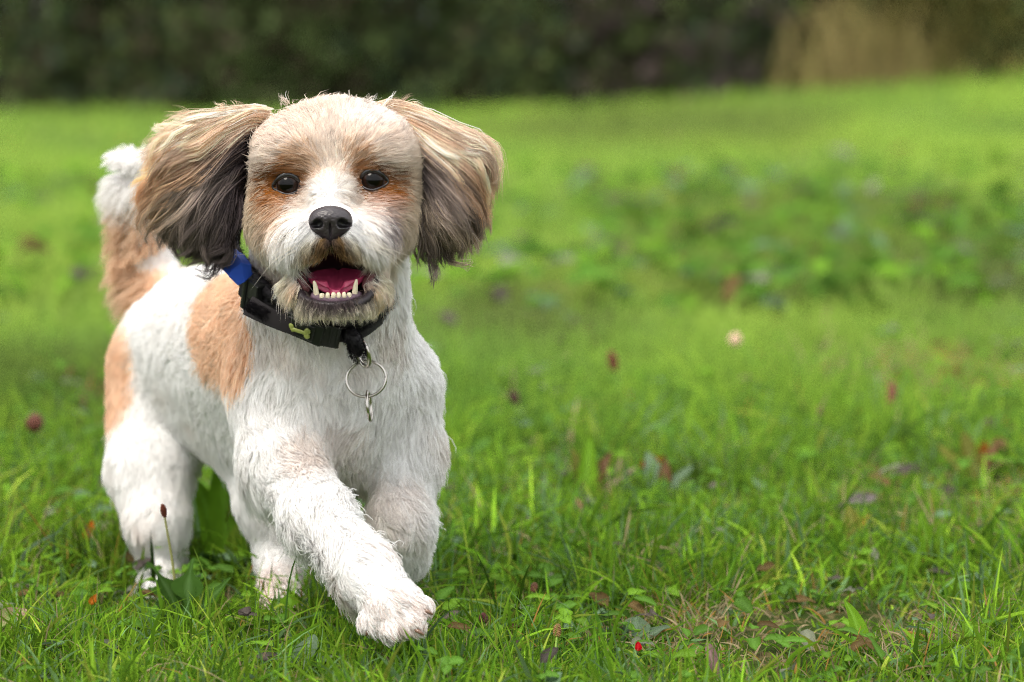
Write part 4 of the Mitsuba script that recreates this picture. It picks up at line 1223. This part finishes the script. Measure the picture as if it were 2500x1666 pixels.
ht = unit(np.gradient(hold, axis=0))
hw = unit(np.cross(ht, [0, -1.0, 0]))
add_ribbons('dog_collar__fabric_loop__pile', fuzz(hold, hw, np.cross(ht, hw), 0.0055, 0.0035, 1400, BLACK, rng_c), 'mat_fur')
tag('dog_collar__fabric_loop__pile', None, kind='stuff')


def ring(c, ax1, ax2, R1, R2, r, turns=1, pitch=0.0, n=56):
    th = np.linspace(0, 2 * np.pi * turns, n * turns + 1)
    nrm = np.cross(ax1, ax2)
    line = c + R1 * np.cos(th)[:, None] * ax1 + R2 * np.sin(th)[:, None] * ax2 + (pitch * (th / (2 * np.pi) - turns / 2))[:, None] * nrm
    return tube(line[:-1], r, 8, closed=True) if turns == 1 else tube(line, r, 8)


dr1, dr2 = unit(at(895, 895, 2.575) - at(878, 826, 2.570)), unit(np.array([0.55, -0.8, 0.0]))
add('dog_collar__d_ring', ring(at(885, 862, 2.573), dr1, dr2, 0.0118, 0.0085, 0.0017), 'mat_metal')
# blue folded tab
b = [at(531, 645, 2.600), at(568, 606, 2.604), at(556, 672, 2.580), at(590, 640, 2.580), at(580, 698, 2.584), at(616, 670, 2.588)]
m1 = at(594, 622, 2.598)
grid = np.array([[b[0], b[1], m1], [b[2], b[3], at(612, 648, 2.584)], [b[4], at(598, 688, 2.584), b[5]]])
fine = np.array([[np.interp(np.linspace(0, 2, 13), range(3), grid[:, k, d]) for d in range(3)] for k in range(3)]).transpose(2, 0, 1)
fine = np.array([[np.interp(np.linspace(0, 2, 13), range(3), fine[i, :, d]) for d in range(3)] for i in range(13)]).transpose(0, 2, 1)
fine = fine + 0.0012 * (meshkit.fbm(fine * 160, 2, 5)[..., None] - 0.5)
colored('dog_collar__blue_tab', sheet(fine, fine + [0, 0.0022, 0]), 'mat_cloth', srgb(52, 88, 190), smooth=25) if False else add(
    'dog_collar__blue_tab', sheet(fine, fine + [0.0004, 0.0024, 0]), 'mat_cloth', smooth=False, color=np.tile(srgb(50, 92, 208), (2 * 169, 1)))
tag('dog_collar__blue_tab', 'folded bright blue tab')
kc = at(894, 926, 2.583)
add('key_ring', ring(kc, unit(RT + 0.12 * UP), unit(UP - 0.1 * RT + 0.12 * FW), 0.0158, 0.0142, 0.00105, 2, 0.0021), 'mat_metal')
tag('key_ring', 'round steel split ring hanging from the collar in front of the white chest', 'key ring')
add('small_ring', ring(at(901, 992, 2.580), unit(UP + 0.10 * -RT), unit(FW + 0.10 * RT), 0.0118, 0.0100, 0.00115, 1), 'mat_metal')
tag('small_ring', 'small steel ring seen edge on, hanging from the bottom of the larger ring', 'ring')
# ------------------------------------------------------------------ single plants, seed heads and fallen leaves among the grass
rng_p = np.random.default_rng(404)


def stalk(name, label, category, tip, base, length, radius, color, stem_color, Yd=None, shape='oval', group=None):
    """A seed head on a thin stem; tip and base are pixels of the photograph, the base on the ground."""
    key = numbered(name)
    tag(key, label, category, group)
    g = ground_at(*base) if Yd is None else at(base[0], base[1], Yd)
    if Yd is not None:
        g[2] = rise(g[0], g[1])
    top = at(tip[0], tip[1], g[1] + 0.01 * rng_p.normal())
    mid = (g + top) / 2 + rng_p.normal(size=3) * [0.004, 0.004, 0]
    line = spline([g - [0, 0, 0.01], mid, top], 12)
    colored(key + '__stem', tube(line, np.linspace(0.0013, 0.0008, 12), 6), 'mat_cloth', stem_color)
    d = unit(line[-1] - line[-3])
    rows, n = 14, 0
    parts = []
    cv, cf = tube([top + d * length * q for q in np.linspace(0, 1, 8)], radius * 0.75 * np.sin(np.pi * np.clip(np.linspace(0.06, 0.97, 8), 0, 1)) ** 0.6, 8)
    parts.append((cv, cf))
    a = unit(np.cross(d, [0.3, 0.8, 0.1]))
    b = np.cross(d, a)
    for i in range(rows):
        q = (i + 0.5) / rows
        rr = radius * math.sin(math.pi * (0.06 + 0.9 * q)) ** 0.6
        for k in range(9):
            th = 6.283 * (k + 0.5 * (i % 2)) / 9
            o = math.cos(th) * a + math.sin(th) * b
            m = ellipsoid([0, 0, 0], [radius * 0.24] * 3, 0)
            parts.append((m[0] * (0.8 + 0.5 * rng_p.random()) + top + d * length * q + o * rr * 0.9, m[1]))
    v, f = cat(parts)
    colored(key + '__seed_head', (v, f), 'mat_cloth', np.clip(np.tile(color, (len(v), 1)) * (0.6 + 0.9 * meshkit.noise(v * 700, 3)[:, None]), 0, 1))
    return key


RB, DB, PK, ST = srgb(110, 62, 46), srgb(66, 42, 34), srgb(206, 172, 150), srgb(120, 150, 60)
G_ = 'plantain seed heads in the grass'
stalk('seed_head', 'reddish brown seed head on a tall stem right of the dog, above mid height', 'seed head', (1502, 905), (1545, 1040), 0.024, 0.0055, RB, ST, group=G_)
stalk('seed_head', 'dark brown tilted seed head close to the right shoulder of the dog', 'seed head', (1262, 985), (1340, 1080), 0.018, 0.0055, DB, ST, group=G_)
stalk('seed_head', 'dark red brown seed head in the blurred grass left of the dog', 'seed head', (80, 1050), (92, 1160), 0.017, 0.0085, srgb(96, 56, 44), ST, group=G_)
stalk('clover_flower', 'pale pinkish faded flower head standing above the grass in the right half', 'flower head', (1794, 842), (1788, 970), 0.014, 0.0075, PK, ST)
stalk('seed_head', 'small brown seed head left of the reddish upright stalk', 'seed head', (2008, 1012), (2004, 1070), 0.010, 0.0045, RB, ST, group=G_)
stalk('dock_stalk', 'upright reddish brown withered stalk in the grass at the right', 'withered stalk', (2172, 1000), (2195, 1060), 0.036, 0.0050, srgb(132, 76, 70), srgb(120, 80, 60))
stalk('seed_head', 'dark purple seed head leaning on a purple stem near the right edge', 'seed head', (2412, 1050), (2370, 1090), 0.018, 0.0055, srgb(78, 50, 66), srgb(110, 80, 100), group=G_)
stalk('seed_head', 'reddish brown seed head in front of the hind leg of the dog', 'seed head', (402, 1262), (436, 1400), 0.011, 0.0024, srgb(92, 44, 26), srgb(150, 150, 90), Yd=2.66, group=G_)
stalk('seed_head', 'brown seed head on a short stem at the bottom edge right of the reaching paw', 'seed head', (1359, 1556), (1362, 1650), 0.012, 0.0030, srgb(122, 92, 56), ST, Yd=2.46, group=G_)
stalk('seed_head', 'small dark seed head just right of the reaching paw', 'seed head', (1182, 1522), (1192, 1585), 0.008, 0.0032, srgb(70, 34, 32), ST, group=G_)
stalk('seed_head', 'small dark seed head near the red petal', 'seed head', (1594, 1634), (1600, 1664), 0.008, 0.0032, srgb(84, 56, 46), ST, Yd=2.475, group=G_)
stalk('seed_head', 'small blurred brown seed head above the brown one at the bottom edge', 'seed head', (1300, 1446), (1304, 1500), 0.009, 0.0030, srgb(110, 70, 52), ST, group=G_)

LG, YG, DGR, GB = np.array([0.13, 0.27, 0.018]), np.array([0.18, 0.27, 0.022]), np.array([0.035, 0.080, 0.014]), np.array([0.10, 0.15, 0.09])
OR_, TNN, PPL, RED = srgb(196, 112, 36), srgb(206, 180, 150), srgb(150, 120, 124), srgb(196, 22, 34)


def plant(name, label, category, centre, leaves, Yd=None, group=None):
    """A low plant: every leaf a part. leaves: (azimuth deg, elevation deg, length, width, colour, lobes)."""
    key = numbered(name)
    tag(key, label, category, group)
    g = ground_at(*centre) if Yd is None else at(centre[0], centre[1], Yd)
    g[2] = rise(g[0], g[1])
    for i_, (az, el, L, w, c, lobes) in enumerate(leaves):
        az, el = math.radians(az), math.radians(el)
        d = np.array([math.cos(az) * math.cos(el), math.sin(az) * math.cos(el), math.sin(el)])
        up = np.array([-math.cos(az) * math.sin(el), -math.sin(az) * math.sin(el), math.cos(el)])
        v, f, t, q = leaf_mesh(g + d * 0.004, d, up, L, w, lobes=lobes, ny=25 if lobes else 13, nx=4, seed=int(rng_p.integers(1e6)), droop=0.22, wave=0.04)
        k_ = key + '__leaf' + (f'_{i_:03d}' if i_ else '')
        add(k_, (v, f), 'mat_leaf', color=leaf_color(c, t, q, v, i_))
    return key


def fallen(name, label, category, uv, h, direction, normal, L, w, c, lobes=0, Yd=None, blotch=None, droop=0.3, group=None):
    key = numbered(name)
    g = ground_at(uv[0], uv[1], h) if Yd is None else at(uv[0], uv[1], Yd)
    d = unit(direction)
    v, f, t, q = leaf_mesh(g - d * L / 2, d, normal, L, w, lobes=lobes, nx=4, ny=21 if lobes else 13, seed=int(rng_p.integers(1e6)), droop=droop, wave=0.07)
    add(key, (v, f), 'mat_leaf', color=leaf_color(np.asarray(c) * (0.5 if name == 'fallen_leaf' else 0.8), t, q, v, 3, blotch=blotch))
    tag(key, label, category, group)


plant('dandelion', 'dark lobed dandelion leaves in front of the hind leg at the left', 'dandelion', (452, 1500),
      [(140, 60, 0.066, 0.028, DGR, 2), (75, 74, 0.060, 0.030, DGR * 1.2, 2), (40, 52, 0.058, 0.026, DGR * 1.3, 2), (165, 35, 0.055, 0.022, LG * 0.6, 3), (10, 35, 0.050, 0.02, LG * 0.5, 3), (100, 45, 0.05, 0.02, DGR * 1.4, 3)], Yd=2.62)
plant('dandelion', 'green toothed leaves in front of the second hind paw under the belly', 'dandelion', (705, 1585),
      [(100, 68, 0.042, 0.019, LG * 0.75, 3), (150, 45, 0.040, 0.017, LG * 0.6, 3), (30, 40, 0.038, 0.016, DGR * 1.5, 3), (200, 35, 0.04, 0.016, LG * 0.6, 3)], Yd=2.585)
plant('broad_leaf_plant', 'green broad leaved plant behind the belly between the legs of the dog', 'plant', (540, 1400),
      [(95, 74, 0.105, 0.034, LG * 1.2, 0), (60, 70, 0.095, 0.032, YG * 1.1, 0), (130, 70, 0.090, 0.030, LG * 1.1, 0), (20, 45, 0.06, 0.024, LG * 0.7, 0), (170, 45, 0.06, 0.024, DGR * 1.6, 0), (250, 40, 0.05, 0.02, DGR * 1.6, 0)])
plant('plantain', 'bright green upright plantain leaf in the dry grass at the lower right', 'plantain', (2105, 1600), [(118, 66, 0.043, 0.016, LG * 0.85, 0), (30, 15, 0.030, 0.012, DGR * 1.6, 0), (200, 12, 0.028, 0.012, DGR * 1.5, 0)])
plant('plantain', 'yellow green pointed leaf held level in the grass at the right', 'plantain', (2222, 1420), [(8, 28, 0.034, 0.012, YG * 0.9, 0), (120, 50, 0.030, 0.011, LG * 0.7, 0), (60, 62, 0.030, 0.010, LG * 0.6, 0)])
plant('clover', 'round yellow green leaf right of the reaching paw', 'clover', (1330, 1540), [(95, 68, 0.020, 0.017, YG, 0), (20, 30, 0.017, 0.014, LG * 0.7, 0), (160, 30, 0.017, 0.014, LG * 0.7, 0)])
plant('broad_leaf_plant', 'pale grey green broad leaf at the bottom edge below the dog', 'plant', (745, 1690), [(80, 55, 0.034, 0.020, GB * 1.1, 0), (20, 35, 0.030, 0.017, GB, 0), (140, 35, 0.03, 0.017, GB * 0.9, 0)], Yd=2.45)
plant('broad_leaf_plant', 'dark green pointed leaf at the bottom edge in the right part', 'plant', (2120, 1672), [(150, 40, 0.034, 0.018, DGR * 1.7, 0), (40, 30, 0.026, 0.014, DGR * 1.7, 0)], Yd=2.455)
plant('clover', 'grey green rounded leaf near the bottom right corner', 'clover', (2330, 1625), [(70, 40, 0.020, 0.018, GB * 1.2, 0), (160, 22, 0.018, 0.015, GB, 0), (300, 15, 0.018, 0.015, GB, 0)])
plant('dandelion', 'tuft of dark green lobed leaves in the shadowed hollow right of centre', 'dandelion', (1620, 1270),
      [(90, 60, 0.05, 0.017, DGR * 1.3, 3), (30, 50, 0.05, 0.017, DGR * 1.5, 3), (150, 50, 0.05, 0.017, DGR * 1.4, 3), (200, 35, 0.045, 0.016, LG * 0.5, 3), (340, 35, 0.045, 0.016, LG * 0.5, 3)])
plant('clover', 'grey green leaves at the paler spot right of the brown leaf', 'clover', (1665, 1225), [(60, 45, 0.028, 0.022, GB * 1.5, 0), (150, 40, 0.028, 0.022, GB * 1.3, 0)])
plant('plantain', 'broad green leaves standing at the right edge, in the lower half', 'plantain', (2270, 1400), [(95, 72, 0.055, 0.015, LG * 0.7, 0), (60, 60, 0.05, 0.014, LG * 0.6, 0)])
plant('broad_leaf_plant', 'blue grey leaves low in the grass right of the paw', 'plant', (1560, 1570), [(90, 38, 0.030, 0.022, GB, 0), (30, 30, 0.028, 0.020, GB * 0.9, 0), (170, 30, 0.028, 0.02, GB * 0.8, 0)])
plant('clover', 'bright leaf tuft left of the hind leg', 'clover', (215, 1480), [(90, 50, 0.03, 0.02, LG * 0.7, 0), (30, 45, 0.03, 0.02, LG * 0.8, 0), (160, 45, 0.03, 0.02, YG * 0.7, 0)])
BR, OV = np.array([0.10, 0.055, 0.028]), np.array([0.10, 0.105, 0.020])
plant('weed', 'clump of green and brown weed leaves standing in the grass right of centre', 'weed', (1445, 1245),
      [(95, 72, 0.075, 0.020, LG * 0.8, 0), (60, 62, 0.066, 0.018, BR, 0), (125, 66, 0.070, 0.019, OV, 0), (30, 50, 0.060, 0.017, np.array([0.2, 0.16, 0.11]), 0), (155, 48, 0.060, 0.018, LG * 0.6, 0), (80, 58, 0.055, 0.016, OV * 1.2, 0)])
plant('weed', 'weed with grey green leaves and one rusty leaf right of centre', 'weed', (1610, 1230),
      [(80, 60, 0.052, 0.015, BR, 0), (110, 60, 0.060, 0.022, GB * 1.2, 0), (40, 50, 0.055, 0.020, GB, 0), (150, 55, 0.055, 0.018, LG * 0.7, 0)])
plant('weed', 'low clump of olive brown weed leaves near the right border', 'weed', (2370, 1185),
      [(90, 60, 0.065, 0.022, OV, 0), (50, 50, 0.060, 0.020, BR * 1.2, 0), (130, 50, 0.060, 0.020, OV * 1.3, 0), (170, 40, 0.055, 0.020, LG * 0.6, 0), (15, 40, 0.05, 0.02, OV, 0)])
plant('weed', 'yellowish brown weed in the grass above the dry patch', 'weed', (2080, 1345),
      [(95, 62, 0.045, 0.016, OV * 1.3, 0), (50, 55, 0.040, 0.014, np.array([0.2, 0.12, 0.02]), 0), (140, 55, 0.042, 0.015, LG * 0.8, 0), (70, 40, 0.04, 0.014, OV, 0)])
U = np.array([0, -0.6, 1.0])
fallen('fallen_leaf', 'pale withered tan leaf at the left edge of the picture', 'fallen leaf', (28, 1510), 0.022, [1, 0.2, 0.9], [0, -1, 0.5], 0.027, 0.019, TNN, blotch=srgb(150, 170, 100))
fallen('fallen_leaf', 'small orange leaf in the grass left of the hind leg', 'fallen leaf', (218, 1295), 0.03, [0.2, 0.2, 1], [0.2, -1, 0.3], 0.020, 0.009, OR_ * 1.2)
fallen('fallen_leaf', 'orange brown leaf lying on the grass right of centre', 'fallen leaf', (1592, 1122), 0.03, [1, 0.2, 0.5], [0, -1, 0.6], 0.030, 0.018, srgb(150, 80, 36), lobes=2)
fallen('fallen_leaf', 'pale dry curled leaf standing up in the grass right of centre', 'fallen leaf', (1515, 1150), 0.03, [0.35, 0, 1], [0.5, -1, 0], 0.028, 0.008, TNN)
fallen('fallen_leaf', 'pinkish dry leaf scrap left of the dark hollow', 'fallen leaf', (1415, 1240), 0.025, [-0.3, 0, 1], [0.3, -1, 0.2], 0.020, 0.007, srgb(200, 150, 130))
fallen('fallen_leaf', 'purple grey withered leaf low in the grass below the dark tuft', 'fallen leaf', (1255, 1575), 0.012, [1, 0.1, 0.35], [0, -0.8, 0.8], 0.026, 0.014, PPL * 0.8, lobes=2)
fallen('fallen_leaf', 'pinkish withered leaf lying at the bottom edge in the dry patch', 'fallen leaf', (1745, 1622), 0.012, [0.45, -0.2, -0.9], [0.3, -1, 0.4], 0.034, 0.010, srgb(190, 150, 150))
fallen('fallen_leaf', 'orange leaf scrap low in the grass below the hind paw', 'fallen leaf', (505, 1582), 0.012, [1, 0, 0.6], [0, -1, 0.5], 0.016, 0.0045, OR_)
fallen('fallen_leaf', 'small yellow orange leaf scrap left of the hind paw', 'fallen leaf', (228, 1464), 0.02, [0.4, 0, 1], [0, -1, 0.2], 0.010, 0.006, OR_ * 1.3)
fallen('fallen_leaf', 'brown leaf lying at the edge of the bare patch at the right', 'fallen leaf', (2330, 905), 0.02, [1, 0.4, 0.2], [0, -0.6, 1], 0.05, 0.025, srgb(140, 96, 56))
fallen('fallen_leaf', 'tan leaf lying at the right border near the bare patch', 'fallen leaf', (2440, 935), 0.02, [1, 0.4, 0.3], [0, -0.6, 1], 0.045, 0.02, srgb(176, 140, 96))
fallen('fallen_leaf', 'rust coloured leaf in the grass near the right border', 'fallen leaf', (2395, 1110), 0.03, [0.3, 0.1, 1], [0, -1, 0.3], 0.032, 0.016, srgb(150, 92, 30))
fallen('fallen_leaf', 'small grey leaf in the grass above the level yellow green leaf', 'fallen leaf', (2105, 1215), 0.03, [1, 0.1, 0.4], [0, -1, 0.6], 0.03, 0.014, srgb(150, 140, 140))
fallen('petal', 'small bright red petal in the grass at the bottom edge', 'petal', (1557, 1578), 0.020, [0.15, 0, 1], [0.1, -1, 0.1], 0.0075, 0.0060, RED, droop=0.1)

# a few long single blades that stand out in front
key = None
for q_, (b0, tip, w, c, lab) in enumerate((((1905, 1665), (2010, 1560), 0.0040, LG * 1.0, 'long bright green blade arching over the dry patch'), ((655, 1690), (800, 1510), 0.0036, LG * 0.9, 'long bright green blade leaning right at the bottom edge left of the paw'),
                                          ((30, 1430), (150, 1295), 0.0045, GB * 1.4, 'broad pale blade leaning right at the left edge'), ((365, 1640), (400, 1475), 0.0032, LG * 0.7, 'upright green blade below the hind leg at the left'),
                                          ((1480, 1640), (1560, 1440), 0.0032, LG * 0.8, 'tall green blade right of the brown seed head'), ((690, 1480), (760, 1290), 0.0016, DGR * 2.2, 'thin dark blade in front of the hind paw under the belly'),
                                          ((520, 1560), (470, 1330), 0.0016, ST * 0.8, 'thin blade between the hind legs'))):
    key = numbered('grass_blade')
    tag(key, lab, 'grass blade', 'long single blades standing out of the grass')
    Yb = 2.44 if b0[1] > 1600 else 2.56
    a_, e_ = at(b0[0], b0[1], Yb), at(tip[0], tip[1], Yb - 0.01)
    if q_ == 2:
        a_, e_ = ground_at(*b0), at(tip[0], tip[1], ground_at(*b0)[1])
    a_[2] = min(a_[2], float(rise(a_[0], a_[1])))
    mid = (a_ + e_) / 2 + np.array([-0.2 * (e_[0] - a_[0]), 0, 0.12 * (e_[2] - a_[2])])
    line = spline([a_, mid, e_], 12)[None]
    tg = unit(np.gradient(line, axis=1))
    Wd = unit(np.cross(tg, [0.2, -1, 0.1]))
    add_ribbons(key, ribbons(line, Wd, unit(np.cross(Wd, tg)), np.array([w]), np.array([c])), 'mat_grass')
